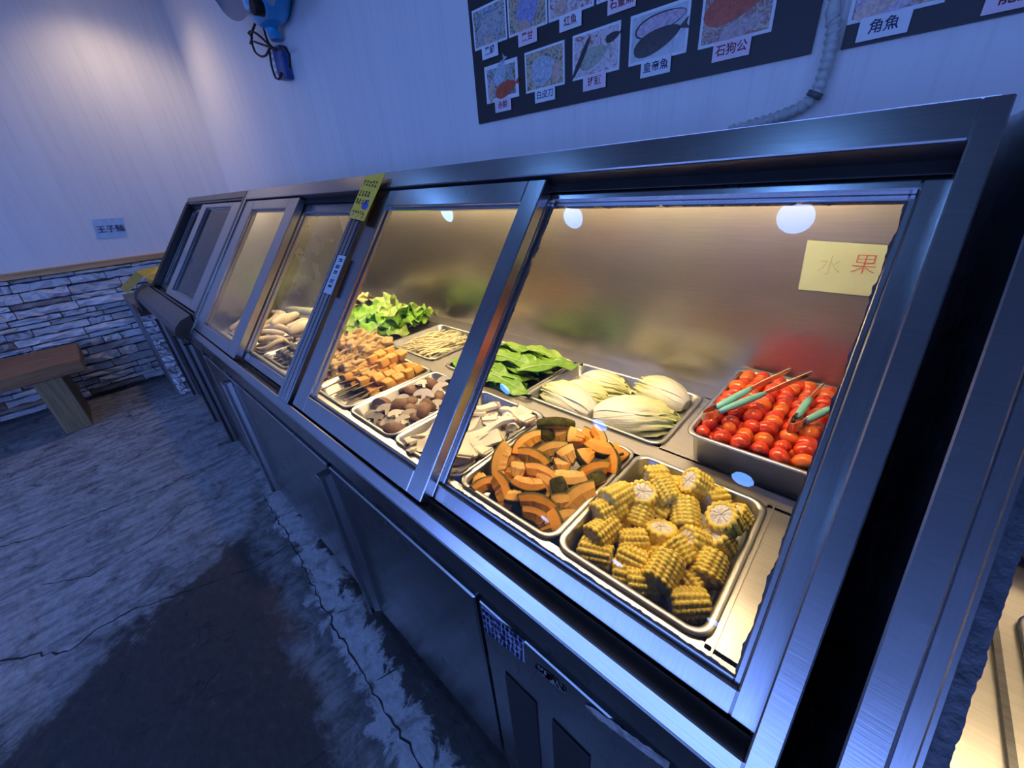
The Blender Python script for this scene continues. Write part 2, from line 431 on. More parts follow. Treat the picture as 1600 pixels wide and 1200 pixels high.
def case_shell(case, X0, X1, wl, wr, back=.985, sb=0.0, lit=True, mat='frame'):
    """frame in the sloped plane, end panels, roof, back, lower body"""
    mb=MB(); ST=.637
    fb(mb,X0,X0+wl,sb-.022,ST,0,.05); fb(mb,X1-wr,X1,sb-.022,ST,0,.05)
    fb(mb,X0+wl,X1-wr,.594,ST,0,.05); fb(mb,X0+wl,X1-wr,sb-.022,sb,0,.05)
    part('front_frame', mb, M[mat], case)
    ch=MB()   # tracks
    fb(ch,X0+wl,X1-wr,sb-.002,sb+.010,.0245,.0265,.0004); fb(ch,X0+wl,X1-wr,.578,.596,.0245,.0265,.0004)
    fb(ch,X0+wl,X1-wr,.566,.600,.052,.056,.0004); fb(ch,X0+wl,X1-wr,sb-.01,sb+.03,.052,.056,.0004)
    fb(ch,X0+wl,X1-wr,.5925,.5938,.0015,.052,.0003)  # plate added under the top rail, its dark colour painting the channel shade
    part('door_track', ch, M['track'], case, 'sliding track coloured dark as channel shade')
    yz=[(.25,.10),(.25,.752),(.262,.760),(.64,1.240),(.66,1.292),(1.05,1.292),(1.05,.10)]
    for a in (X0+.001,X1-.009):
        mb=MB(); prism(mb,a,a+.008,yz); part('end_panel', mb, M['front'], case)
    mb=MB(); mb.box(X0+.009,X1-.009,.625,1.05,1.286,1.297); part('roof_panel', mb, M['frame'], case)
    mb=MB(); mb.box(X0+.009,X1-.009,back,back+.02,.60,1.285); part('back_panel', mb, M['back'], case)
    mb=MB(); mb.box(X0+.009,X1-.009,.252,back,.10,.66); part('cabinet_body', mb, M['dark_steel'], case)
def front_bits(case, X0, X1):
    mb=MB(); mb.bev(X0,X1,.2125,.262,.728,.7785,.002); mb.bev(X0,X1,.2425,.262,.10,.727,.001)
    part('front_rail', mb, M['front'], case)
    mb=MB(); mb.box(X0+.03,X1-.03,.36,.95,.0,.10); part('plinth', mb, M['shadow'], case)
def low_door(case, x0, x1, z0, z1, handle=True, mat='front'):
    mb=MB(); mb.bev(x0,x1,.2245,.2420,z0,z1,.003); d=part('cabinet_door', mb, M[mat], case)
    if handle:
        h=MB(); pr=[(x0+.001,.2245),(x0-.004,.205),(x0+.001,.195),(x0+.009,.199),(x0+.006,.209),(x0+.018,.222),(x0+.018,.2245)]
        L=[[(x,y,z) for x,y in pr] for z in (z0+.01,z1-.012)]
        h.loops(L,0,False,True,True); h.bev(x0-.005,x0+.020,.193,.225,z1-.012,z1-.006,.001)
        part('pull_handle', h, M['frame_v'] if mat=='front' else M[mat], d)
    return d
def tube_light(case, x0, x1, tm='tube'):
    mb=MB(); mb.tube([(x0,.685,1.272),(x1,.685,1.272)], .008, 10); part('light_tube', mb, M[tm], case, 'warm white light tube')
    mb=MB(); mb.box(x0,x1,.6615,.6635,1.2535,1.286); part('added_spill_shield', mb, M['frame'], case)  # unseen strip added to keep the tube's warm light off the floor
    mb=MB(); mb.box(x0-.04,x1+.02,.69,.984,1.2835,1.2855); part('added_fill_reflector', mb, M['rim'], case, 'added white fill reflector')  # unseen white plate added to bounce fill light down on the food
M['tube'] = emit('lit_tube', TUBE_COL, TUBE_L)

X0,X1 = -2.105, .0447
case = thing('display_case', (-1.03,.63,0), 'long stainless display case with lit trays of vegetables and sloping glass doors', 'display case', 'refrigerated display cases')
case_shell(case, X0, X1, .022, .0207)
front_bits(case, X0, X1)
mb=MB(); fb(mb,-1.086,-1.022,-.003,.594,-.003,.05)
for k in range(3): fb(mb,-1.081+.0195*k,-1.081+.0195*k+.014,.002,.588,-.006,-.003,.001)
part('centre_post', mb, M['frame_v'], case)
sliding_door(case, -1.009,-.464,.004,.588,.004,.063,.040,.042,.040,'',1)
sliding_door(case, -.512,.040,.012,.584,.030,.045,.036,.018,.026,'rbtl',2)
sliding_door(case, -2.080,-1.512,.004,.588,.004,.110,.085,.038,.040,'',3)
sliding_door(case, -1.560,-1.075,.012,.578,.030,.045,.010,.028,.026,'',4)
# deck with two rows of openings for the trays
mb=MB()
mb.box(X0+.009,X1-.009,.262,.3345,.747,.752); mb.box(X0+.009,X1-.009,.6155,.6625,.747,.752)
mb.box(X0+.009,X1-.009,.9125,.985,.747,.752)
mb.box(-.0395,X1-.009,.328,.622,.747,.752); mb.box(-.2435,X1-.009,.657,.918,.747,.752)
mb.box(X0+.009,-2.065,.328,.622,.747,.752); mb.box(X0+.009,-2.055,.657,.918,.747,.752)
for a,b_ in ((-1.0105,-.9445),(-1.3495,-1.2795),(-1.7155,-1.6605)): mb.box(a,b_,.657,.918,.7475,.7515)
mb.box(X0+.009,X1-.009,.264,.980,.662,.667)
for y in (.327,.622,.656,.918): mb.box(X0+.01,-.0335 if y<.64 else -.238,y,y+.0015,.667,.747)
part('deck', mb, M['deck'], case)
mb=MB(); mb.box(-.272,-.030,.316,.3185,.752,.7555); mb.box(-.0315,-.029,.3185,.628,.752,.7555); part('deck_rib', mb, M['deck'], case)
tube_light(case, -2.0, -.03)
# lower doors and the compressor panel with its two louvred vents
low_door(case, -.872,-.345,.115,.672); low_door(case, -1.710,-.885,.115,.672); low_door(case, -2.095,-1.722,.115,.672, False)
mb=MB(); mb.bev(-.333,.040,.2245,.2420,.10,.676,.002); vp=part('vent_panel', mb, M['front'], case)
for a in (-.289,-.190,-.092):
    mb=MB(); mb.box(a,a+.066,.2237,.2246,.18,.531); v=part('vent_opening', mb, M['shadow'], vp)  # flat black sheet in place of the shaded hollow
    mb=MB()
    for k in range(34):
        z=.188+.0101*k; mb.hexa([(a,.2238,z),(a+.066,.2238,z),(a+.066,.2238,z+.004),(a,.2238,z+.004),(a,.2208,z-.003),(a+.066,.2208,z-.003),(a+.066,.2208,z-.001),(a,.2208,z-.001)])
    part('louvre', mb, M['black'], vp, kind='stuff')

# small case at the far end
XA,XB = -3.262, -2.113
case1 = thing('display_case', (-2.69,.63,0), 'small unlit display case at the far end of the row with empty glass doors', 'display case', 'refrigerated display cases')
case_shell(case1, XA, XB, .020, .026, sb=.057, mat='dark_steel')
mb=MB(); fb(mb,XA-.001,XA+.075,.034,.60,-.0015,-.0002,.0004); fb(mb,XA+.020,XB-.026,.600,.606,-.0015,-.0002,.0004); part('end_trim', mb, M['black'], case1, 'black end trim')
sliding_door(case1, -2.845,-2.150,.064,.588,.004,.108,.125,.020,.034,'',5)
sliding_door(case1, -3.235,-2.79,.070,.578,.030,.075,.045,.020,.030,'',6)
mb=MB(); mb.box(XA+.009,XB-.009,.262,.985,.747,.752); part('deck', mb, M['deck'], case1)
mb=MB(); mb.bev(XA,XB,.2425,.262,.10,.80,.002); part('front_rail', mb, M['dark_steel'], case1)
mb=MB(); prism(mb,XA+.01,XB-.02,[(.245,.842),(.205,.828),(.180,.806),(.170,.785),(.170,.765),(.182,.752),(.2430,.748),(.245,.748)]); part('bullnose_ledge', mb, plain('brown_glazed_ledge',(.085,.06,.05),.28,vary=.3,scale=14), case1)
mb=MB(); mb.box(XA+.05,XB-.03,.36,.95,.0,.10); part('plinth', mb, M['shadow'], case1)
low_door(case1,-2.66,-2.33,.115,.66,True,'dark_steel'); low_door(case1,-2.32,-2.122,.115,.69,True,'dark_steel'); low_door(case1,-3.2,-2.68,.115,.66,True,'dark_steel')
mb=MB(); mb.disc((-2.40,.2238,.60),.006,12,'y'); part('indicator_light', mb, emit('red_indicator',(1,.25,.12),2.5), case1)

# next case to the right, of which only the near edge shows
XC,XD = .0765, 1.62
case3 = thing('display_case', (.85,.63,0), 'stainless display case past the black gap, cut off by the frame', 'display case', 'refrigerated display cases')
case_shell(case3, XC, XD, .0245, .022)
front_bits(case3, XC, XD)
sliding_door(case3, .1015,.86,.006,.584,.004,.0135,.040,.040,.040,'',7)
sliding_door(case3, .80,1.595,.012,.584,.030,.045,.040,.020,.026,'',8)
mb=MB(); ragged(mb,.115,.80,.03,.56,.0145,'l',.017,44,220,.30); part('sealant', mb, M['seal'], case3)
mb=MB(); mb.box(XC+.009,XD-.009,.262,.345,.747,.752); mb.box(XC+.009,.232,.345,.985,.747,.752); mb.box(.232,XD-.009,.605,.985,.747,.752); mb.box(.56,XD-.009,.345,.605,.747,.752); mb.box(.2,.6,.34,.62,.665,.667); part('deck', mb, M['deck'], case3)
mb=MB(); mb.box(.203,.209,.30,.66,.752,.7575); part('deck_rib', mb, M['dark_steel'], case3)
M['tube_dim'] = emit('dim_lit_tube', TUBE_COL, TUBE_L*.45)
tube_light(case3, .14, 1.55, 'tube_dim')
low_door(case3,.10,.62,.115,.672); low_door(case3,.64,1.16,.115,.672)
# ------------------------------------------------------------------ lettering and papers
def text_mesh(body, size, offset=0.0):
    c = bpy.data.curves.new('lettering','FONT'); c.body=body; c.size=size; c.align_x='CENTER'; c.align_y='CENTER'; c.resolution_u=2; c.offset=offset
    o = bpy.data.objects.new('lettering', c); COL.objects.link(o)
    me = bpy.data.meshes.new_from_object(o.evaluated_get(bpy.context.evaluated_depsgraph_get()))
    COL.objects.unlink(o); bpy.data.objects.remove(o); bpy.data.curves.remove(c); return me
def lettering(parent, body, size, c, rx, up, mat, offset=0.0, name='lettering'):
    me = text_mesh(body, size, offset); rx=Vector(rx).normalized(); up=Vector(up); up=(up-rx*up.dot(rx)).normalized(); w=WPOS[parent]; c=Vector(c)
    mb=MB(); mb.add([c+rx*v.co.x+up*v.co.y for v in me.vertices],[tuple(p.vertices) for p in me.polygons])
    return part(name, mb, mat, parent)
def glyphs(mb, c, rx, up, w, h, seed, th=.16):
    """one small handwritten character too worn to read: a few strokes in a w x h cell"""
    rnd=random.Random(seed); rx=Vector(rx).normalized(); up=Vector(up).normalized(); c=Vector(c); t=min(w,h)*th/2
    S_=[]
    for k in range(rnd.randint(2,3)): y=rnd.uniform(-.45,.45); S_.append(((-.4,y),(.4,y+rnd.uniform(-.05,.1))))
    for k in range(rnd.randint(1,3)): x=rnd.uniform(-.4,.4); S_.append(((x,.48),(x+rnd.uniform(-.15,.15),-.48)))
    for (ax,ay),(bx,by) in S_:
        a=c+rx*ax*w+up*ay*h; b=c+rx*bx*w+up*by*h; d=(b-a).normalized(); n=rx*(-d.dot(up))+up*d.dot(rx)
        mb.add([a-n*t,b-n*t,b+n*t,a+n*t],[(0,1,2,3)])
def quad_sheet(mb, q, n, th=.0012):
    n=Vector(n)*th; a=[Vector(p) for p in q]; mb.hexa([*(p for p in a), *(p+n for p in a)])
RX,UZ = (1,0,0),(0,0,1)
M['ink_red']=plain('dark_red_marker',(.22,.02,.03),.6); M['ink_blue']=plain('navy_marker',(.03,.03,.09),.6); M['ink_black']=plain('black_print',(.015,.015,.02),.6)
M['paper_white']=plain('white_caption_paper',(.84,.88,.92),.6,vary=.03); M['paper_pink']=plain('pink_caption_paper',(.90,.72,.80),.6,vary=.03)
M['board']=plain('black_display_board',(.010,.011,.016),.45,vary=.2)
def print_mat(name, cols, scale=34, dist=2.2):
    m,nt,b=new_mat(name); v=coords(nt); f=nz(nt,v,scale,5,.65,dist); n=len(cols)
    nt.links.new(ramp(nt,f,[(.28+.44*i/(n-1),c) for i,c in enumerate(cols)]),b.inputs['Base Color']); b.inputs['Roughness'].default_value=.25; return m
PRINTS=[print_mat('print_market_blue',[(.02,.10,.30),(.10,.26,.46),(.60,.60,.56),(.10,.08,.04),(.62,.52,.18)]),
        print_mat('print_market_brown',[(.02,.015,.015),(.34,.18,.10),(.72,.62,.42),(.08,.09,.11),(.74,.64,.60)]),
        print_mat('print_market_pale',[(.04,.03,.04),(.62,.50,.54),(.80,.74,.76),(.40,.12,.10),(.7,.62,.42)]),
        print_mat('print_tray_grey',[(.44,.48,.52),(.58,.63,.67),(.68,.74,.78)],18),
        print_mat('print_bag_red',[(.06,.02,.02),(.52,.50,.54),(.30,.08,.06),(.66,.56,.40),(.06,.07,.11)],40)]
def fish_mat(name,c,sc=60): return print_mat(name,[mix(c,.5),c,mix(c,1.5)],sc)
FISH={'grey':fish_mat('grey_fish_print',(.46,.46,.48)),'blue':fish_mat('blue_fish_print',(.34,.36,.62)),'silver':fish_mat('silver_fish_print',(.48,.56,.64)),'olive':fish_mat('olive_fish_print',(.40,.43,.34)),'dark':fish_mat('dark_fish_print',(.03,.025,.025)),'mauve':fish_mat('mauve_fish_print',(.58,.44,.54)),'red':fish_mat('red_fish_print',(.55,.09,.04)),'pink':fish_mat('pink_fish_print',(.50,.36,.36)),'hand':fish_mat('hand_print',(.66,.46,.38))}
YBD=1.0925
def fish(parent, cx, cz, a, b, ang, mat, y, tail=True):
    ca,sa=math.cos(ang),math.sin(ang); pts=[]
    for k in range(20):
        t=2*PI*k/20; x,z=a*math.cos(t),b*math.sin(t)*(1-.25*math.cos(t)); pts.append((x,z))
    mb=MB(); W_=lambda x,z:(cx+x*ca-z*sa,y,cz+x*sa+z*ca)
    vs=[W_(*p) for p in pts]; mb.add(vs,[tuple(range(20))])
    if tail: mb.add([W_(a*.9,0),W_(a*1.35,b*.55),W_(a*1.25,0),W_(a*1.35,-b*.55)],[(0,3,2,1)])
    part('fish_print', mb, mat, parent)
def photo(board, x0,x1,z0,z1, pm, fishes, cap=None, cx=None, pink=False, ink='ink_blue', bw=.0055):
    y=YBD-.0012; mb=MB(); mb.box(x0,x1,y,YBD,z0,z1); p=part('photo', mb, M['paper_white'], board)
    mb=MB(); mb.add([(x0+bw,y-.0004,z0+bw),(x1-bw,y-.0004,z0+bw),(x1-bw,y-.0004,z1-bw),(x0+bw,y-.0004,z1-bw)],[(0,1,2,3)]); part('print', mb, PRINTS[pm], p)
    w,h=x1-x0,z1-z0
    for i,(fx,fz,a,b,ang,fm,*tl) in enumerate(fishes): fish(p,x0+fx*w,z0+fz*h,a*w,b*h,ang,FISH[fm],y-.0008-.0003*i,not tl)
    if cap:
        cw=.034*len(cap)-.0 if len(cap)<3 else .0725; cw=max(cw,.066); mb=MB(); y2=y-.0026; cx=cx if cx is not None else (x0+x1)/2
        mb.box(cx-cw/2,cx+cw/2,y2,y2+.001,z0-.029,z0+.004); c=part('caption_card', mb, M['paper_pink' if pink else 'paper_white'], board)
        lettering(c,cap,.0205,(cx,y2-.0004,z0-.0125),RX,UZ,M[ink],.0003)
t=thing('photo_board',(-.675,1.1,1.43),'black board with rows of fish photographs and handwritten captions on the wall','board','fish photo boards')
mb=MB(); mb.box(-1.1355,-.2140,YBD,1.0995,1.431,2.02); part('backing_board', mb, M['board'], t)
photo(t,-1.121,-.983,1.6195,1.7135,0,[(.5,.45,.36,.30,.5,'grey'),(.45,.12,.14,.12,0,'hand',1)],'黑鯛',-1.055)
photo(t,-.977,-.837,1.6195,1.7135,1,[(.55,.55,.33,.35,.8,'blue',1),(.42,.12,.12,.2,1.4,'hand',1)],'黑甘',-.906,True,'ink_red')
photo(t,-.833,-.694,1.6195,1.7135,2,[(.4,.7,.30,.2,.1,'red'),(.3,.2,.12,.25,1.2,'hand',1)],'紅魚',-.762,False,'ink_red')
photo(t,-.687,-.547,1.6195,1.7135,1,[(.5,.55,.35,.26,.3,'silver')],'石量魚',-.618,True,'ink_red')
photo(t,-.541,-.401,1.6195,1.7135,3,[(.5,.55,.35,.26,.3,'pink')])
photo(t,-.395,-.255,1.6195,1.7135,0,[(.5,.55,.35,.26,.3,'olive')])
photo(t,-1.0875,-.9495,1.479,1.573,0,[(.48,.72,.25,.22,1.0,'silver'),(.62,.28,.32,.20,.2,'red'),(.2,.3,.08,.32,-.2,'hand',1)],'赤鯮',-1.016,True,'ink_red',.010)
photo(t,-.9215,-.782,1.480,1.5745,1,[(.47,.47,.30,.34,.2,'silver',1),(.8,.35,.10,.22,.2,'hand',1)],'白皮刀',-.850,False)
photo(t,-.756,-.618,1.4815,1.5755,2,[(.45,.42,.30,.22,.25,'olive'),(.2,.45,.05,.5,-.6,'dark',1),(.85,.72,.14,.09,.2,'dark')],'班頭',-.687,True,'ink_red')
photo(t,-.593,-.4535,1.4815,1.575,3,[(.52,.70,.43,.20,.12,'dark',1),(.53,.70,.41,.17,.12,'mauve',1),(.48,.38,.40,.22,.22,'dark')],'皇帝魚',-.522,False)
photo(t,-.4285,-.289,1.480,1.5745,4,[(.45,.62,.42,.26,.15,'red'),(.6,.22,.3,.14,.2,'pink',1)],'石狗公',-.3585,True,'ink_red')
t=thing('photo_board',(.3,1.1,1.43),'black fish photograph board right of the corrugated hose, cut off by the frame','board','fish photo boards')
mb=MB(); mb.box(-.1680,.80,YBD,1.0995,1.4275,2.02); part('backing_board', mb, M['board'], t)
photo(t,-.184+.016,-.0445,1.461,1.556,4,[(.45,.35,.4,.35,.3,'mauve',1),(.35,.22,.3,.14,.35,'hand',1)],'角魚',-.114)
photo(t,-.026,.10,1.461,1.556,1,[(.5,.5,.36,.28,.3,'olive')],'龍膽',.037,True,'ink_red')

# corrugated hose on the wall with its clamp
mb=MB(); P=[Vector(p) for p in [(-.187,1.08,2.5),(-.187,1.08,1.70)]]+[aty(u,v,1.08) for u,v in ((1305,0),(1303,40),(1296,80),(1287,115),(1276,143),(1262,160),(1238,174),(1205,186),(1175,195),(1140,205))]
Q=[]
def cr(p0,p1,p2,p3,t): return .5*((2*p1)+(p2-p0)*t+(2*p0-5*p1+4*p2-p3)*t*t+(3*p1-p0-3*p2+p3)*t**3)
def spline(P, step):
    out=[]
    for i in range(len(P)-1):
        a,b,c,d=P[max(0,i-1)],P[i],P[i+1],P[min(len(P)-1,i+2)]; n=max(1,int((c-b).length/step))
        out+=[cr(a,b,c,d,k/n) for k in range(n)]
    return out+[P[-1]]
P[0]=P[2]+Vector((.0,0,.5)); P[1]=P[2]+Vector((.0,0,.2))
Q=spline(P,.0021)
mb.tube(Q,[.0104+.0017*math.cos(2*PI*i/6) for i in range(len(Q))],14)
t=thing('corrugated_hose',(-.19,1.09,1.36),'white corrugated hose running down the wall between the two photo boards','hose')
part('hose', mb, plain('white_hose_plastic',(.52,.56,.55),.4,vary=.1), t)
i=min(range(len(Q)),key=lambda k:(Q[k]-aty(1275,150,1.08)).length); d=(Q[i+2]-Q[i-2]).normalized(); mb=MB(); mb.tube([Q[i]-d*.005,Q[i]+d*.005],.0140,16); part('hose_clamp', mb, plain('grey_clamp',(.10,.11,.12),.4), t, 'dark grey clamp')

# wall fan with hanging cords, cut off by the top of the frame
FB_=plain('blue_fan_plastic',(.03,.42,.80),.35,vary=.1); FD=plain('navy_plastic',(.025,.07,.26),.4,vary=.2)
t=thing('wall_fan',(-2.35,1.1,2.05),'blue wall fan with tangled black pull cords','fan')
def loft(mb, secs, n=16, mi=0):
    L=[]
    for c,rx_,ry_ in secs: L.append([Vector(c)+Vector((rx_*math.cos(2*PI*k/n),ry_*math.sin(2*PI*k/n),0)) for k in range(n)])
    mb.loops(L,mi,True,True,True)
mb=MB(); a=aty(405,-60,1.0); b=aty(424,38,1.03); loft(mb,[(a,.11,.10),(a.lerp(b,.3),.135,.10),(a.lerp(b,.7),.13,.09),(a.lerp(b,.93),.10,.065),(b,.07,.04)]); part('motor_housing', mb, FB_, t)
mb=MB(); a=aty(419,36,1.04); b=aty(433,63,1.07); loft(mb,[(a,.040,.03),(b,.034,.026)]); part('bracket', mb, FB_, t)
mb=MB(); c=aty(410,13,.94); mb.tube([c,c+Vector((0,-.04,0))],.028,16); part('pivot_knob', mb, M['black'], t)
fb_m=plain('grey_blue_fan_blade',(.16,.20,.28),.5,vary=.05)
hub=aty(395,-34,.93)
for k,(u,v) in enumerate(((340,-12),(420,-95),(470,-20))):
    c=aty(u,v,.96) if k==0 else hub+Vector(((.3,0,.2),(.12,0,-.0))[k-1]); mb=MB(); ax=(c-hub); ln=ax.length; ax.normalize(); up=Vector((0,1,0)); sd=ax.cross(up)
    mb.grid(lambda a_,b_:hub+ax*(.05+a_*(ln+.06))+sd*((b_-.5)*2*math.sin(min(1,a_*.93+.12)*PI)**.6*.115)+up*(.02*math.sin(b_*PI)), 10,6); part('fan_blade', mb, fb_m, t)
t=thing('cord_switch',(-2.29,1.1,1.82),'small navy switch box with looped black cord under the fan','switch')
c=aty(442,99,1.078); mb=MB(); T=Matrix.Translation(c)@Matrix.Rotation(.10,4,'Y'); mb.bev(-.046,.046,-.022,.022,-.066,.066,.008,lambda x,y,z:tuple(T@Vector((x,y,z)))); part('switch_box', mb, FD, t)
mb=MB()
for k in range(4): q=T@Vector((-.044,-.027,.042-.026*k)); mb.bev(q.x-.006,q.x+.006,q.y-.002,q.y+.002,q.z-.007,q.z+.007,.001)
part('terminal', mb, plain('pale_contacts',(.5,.55,.6),.3), t)
for pth in ([(398,-10),(403,12),(399,35),(394,50),(393,62),(398,80),(408,88),(416,86),(420,78),(424,74)],[(405,10),(409,28),(414,52),(420,68),(428,76)],[(391,68),(394,58),(388,52),(391,49),(400,52),(412,62),(424,74)],[(397,65),(408,69),(420,73),(432,78)],[(421,80),(425,105),(431,122),(436,124),(440,114)],[(434,76),(446,75),(452,85),(453,105)]):
    mb=MB(); mb.tube(spline([aty(u,v,1.045) for u,v in pth],.02),.0052,6); part('cord', mb, M['black'], t)

# paper sign on the far wall
def atx(u,v,x):
    q=ray(u,v); return CAM+q*((x-CAM.x)/q.x)
q=[atx(u,v,XL+.004) for u,v in ((152,373),(199,369),(192,340),(143,343))]
t=thing('wall_notice',q[0],'pale blue paper notice in a clear sleeve on the far panelled wall','notice')
mb=MB(); quad_sheet(mb,q,(.0015,0,0)); part('paper', mb, plain('pale_blue_paper',(.42,.60,.80),.3,vary=.08), t)
lettering(t,'王子麵',.050,(q[0]+q[2])/2+Vector((.004,0,-.008)),q[1]-q[0],UZ,M['ink_blue'],.0004)

# yellow carton at the far end of the ledge
YC=plain('manila_card',(.95,.55,.12),.6,vary=.06); YL=plain('yellow_print',(.95,.62,.01),.4,vary=.25,scale=60)
t=thing('open_carton',(-3.40,.22,.84),'small open yellow carton with a tan flap at the far end of the ledge','carton')
def px_(l): return [atx(u,v,x) for u,v,x in l]
mb=MB(); quad_sheet(mb,px_([(187,450,-3.40),(200,458.5,-3.40),(225,432,-3.40),(212,424,-3.40)]),(.003,0,0)); part('flap', mb, YC, t)
mb=MB(); quad_sheet(mb,px_([(212,424,-3.402),(225.5,432,-3.402),(244,440,-3.34),(250,415,-3.62)]),(0,.003,-.003)); part('side', mb, YL, t)
mb=MB(); quad_sheet(mb,px_([(226,431,-3.395),(247,426,-3.40),(239,448,-3.36),(236,447,-3.36)]),(.002,.002,-.003)); part('front_flap', mb, YC, t)
mb=MB(); prism(mb,-3.42,-3.262,[(.165,.765),(.178,.80),(.235,.84),(.42,.84),(.42,.70),(.165,.70)]); solo('dark_ledge_block', mb, plain('black_ledge_end',(.018,.017,.017),.5), (-3.34,.3,.70), 'black block ending the ledge under the yellow carton','block')
mb=MB(); mb.box(-3.62,-3.45,.155,.40,.645,.70); solo('wooden_tray_box', mb, plain('dark_brown_wood',(.07,.03,.015),.5,vary=.3), (-3.53,.28,.645), 'dark brown wooden box on top of the stone pier','box')

# yellow sign and white label on the centre post
NO=Vector((0,-TZ,TY))
def atsl(u,v,o):
    p0=Vector(FP(0,0,o)); q=ray(u,v); return CAM+q*((p0-CAM).dot(NO)/q.dot(NO))
q=[atsl(u,v,-.012) for u,v in ((545,340),(569,346),(603.5,270),(571.5,276))]
t=thing('yellow_sign',q[0],'yellow-green card with rows of dark writing on top of the centre post','sign')
mb=MB(); quad_sheet(mb,q,NO*1.2); part('card', mb, plain('yellow_green_card',(.97,.64,.05),.5,vary=.05), t)
ux=(q[1]-q[0]); uy=(q[3]-q[0]); O=q[0]+NO*.0022
S3=lambda a,b:O+ux*a+uy*b
mb=MB(); k=0
for b_,row in ((.88,5),(.80,5),(.63,4),(.56,4),(.44,4),(.38,4)):
    for i in range(row): glyphs(mb,S3(.14+.18*i,b_),ux,uy,ux.length*.11,uy.length*.06,50+k,.24); k+=1
part('lettering', mb, M['ink_black'], t)
mb=MB()
for i in range(5): glyphs(mb,S3(.16+.16*i,.155),ux,uy,ux.length*.13,uy.length*.075,90+i,.2)
part('lettering', mb, M['ink_red'], t)
mb=MB(); vs=[S3(.72+.19*math.cos(a),.33+.095*math.sin(a)) for a in [2*PI*j/18 for j in range(18)]]; mb.add(vs,[tuple(range(18))]); vs=[S3(.78+.09*math.cos(a)+.0,.445+.03*math.sin(a)) for a in [2*PI*j/10 for j in range(10)]]; mb.add(vs,[tuple(range(10))]); part('blue_print', mb, plain('blue_print',(.02,.09,.40),.5), t)
mb=MB(); rnd=random.Random(5)
for i in range(14):
    a=rnd.uniform(.03,.85); b_=rnd.uniform(.01,.09); r=rnd.uniform(.02,.06); mb.add([S3(a-r,b_),S3(a,b_-.015),S3(a+r,b_+.01),S3(a,b_+.022)],[(0,1,2,3)])
part('gold_foil', mb, plain('gold_foil',(.9,.82,.45),.2,.6), t)
q=[atsl(u,v,-.0075) for u,v in ((505.7,456.7),(517.7,461),(541,401),(529.3,398.7))]
t=thing('post_label',q[0],'narrow white label with a column of black characters on the centre post','label')
mb=MB(); quad_sheet(mb,q,NO); part('paper', mb, plain('white_label_paper',(.62,.66,.74),.5,vary=.03), t)
ux=(q[1]-q[0]); uy=(q[3]-q[0]); O=q[0]+NO*.0018
mb=MB()
for i,b_ in enumerate((.88,.71,.56,.33,.20)): 
    for r in range(2): glyphs(mb,S3(.5,b_),ux,uy,ux.length*.5,uy.length*.085,200+i*3+r,.2)
glyphs(mb,S3(.5,.44),ux,uy,ux.length*.15,uy.length*.02,300,.5); part('lettering', mb, M['ink_black'], t)

# card leaning on the back wall inside the case
q=[aty(u,v,.980) for u,v in ((1247,452),(1373,464.5),(1402,384),(1262,375))]
t=thing('fruit_card',q[0],'pale green-yellow card with faded red handwriting on the rear wall of the case','card')
mb=MB(); quad_sheet(mb,q,(0,-.0012,0)); part('card', mb, plain('pale_green_card',(.37,.43,.31),.5,vary=.03), t)
mb=MB(); quad_sheet(mb,[p+Vector((.001,.0035,-.003)) for p in q],(0,-.001,0)); part('second_sheet', mb, plain('cream_card',(.36,.40,.27),.5,vary=.03), t)
ux=q[1]-q[0]
lettering(t,'水',.040,aty(1296,417,.9785)+Vector((0,-.0006,0)),ux,UZ,plain('faded_marker',(.27,.25,.15),.6,vary=.3,scale=200),-.0009)
lettering(t,'果',.040,aty(1350,415,.9785)+Vector((0,-.0006,0)),ux,UZ,plain('red_marker',(.36,.07,.05),.6,vary=.3,scale=200),-.0007)

# stickers on the compressor panel
vp_y=.2240
def fq(l): return [aty(u,v,vp_y) for u,v in l]
q=fq([(757,985),(820,1036),(818,1000),(752,946)])
mb=MB(); quad_sheet(mb,q,(0,-.0008,0)); st=part('sticker', mb, plain('blue_white_sticker',(.33,.36,.46),.4,vary=.1), vp, 'blue and white printed sticker')
ux=(q[1]-q[0]); uy=(q[3]-q[0]); O=q[0]+Vector((0,-.0013,0)); mb=MB(); k=0
for r in range(4):
    for i in range(10): glyphs(mb,S3(.06+.097*i,.13+.24*r),ux,uy,ux.length*.085,uy.length*.19,400+k,.34); k+=1
part('lettering', mb, plain('navy_print',(.02,.025,.16),.5), st)
mb=MB(); rnd=random.Random(9)
for i in range(26):
    a=aty(838+44*i/25,1042+36*i/25,vp_y-.0005); w=.009*math.sin(PI*(i+.5)/26)**.5; d=Vector((1,0,.05)); 
    for s_ in (-1,0,1):
        if rnd.random()<.7: c=a+Vector((0,0,s_*w*.7)); mb.add([c+Vector((x*.0022,0,z*rnd.uniform(.002,.005))) for x,z in ((-1,-1),(1,-1),(1,1),(-1,1))],[(0,1,2,3)])
part('torn_sticker', mb, plain('torn_paper',(.22,.22,.25),.7,vary=.4,scale=200), vp)
mb=MB(); A=[];B=[]
for i in range(24):
    t_=i/23; c=aty(915+130*t_,1103+95*t_,vp_y-.0006); w=.0105*min(1,t_*5+.4); A.append(c+Vector((0,0,w*rnd.uniform(.8,1.1)))); B.append(c-Vector((0,0,w*rnd.uniform(.7,1.1))))
mb.loops([B,A],closed=False,smooth=False); part('torn_sticker', mb, plain('scuffed_label_paper',(.26,.25,.25),.7,vary=.55,scale=90), vp)
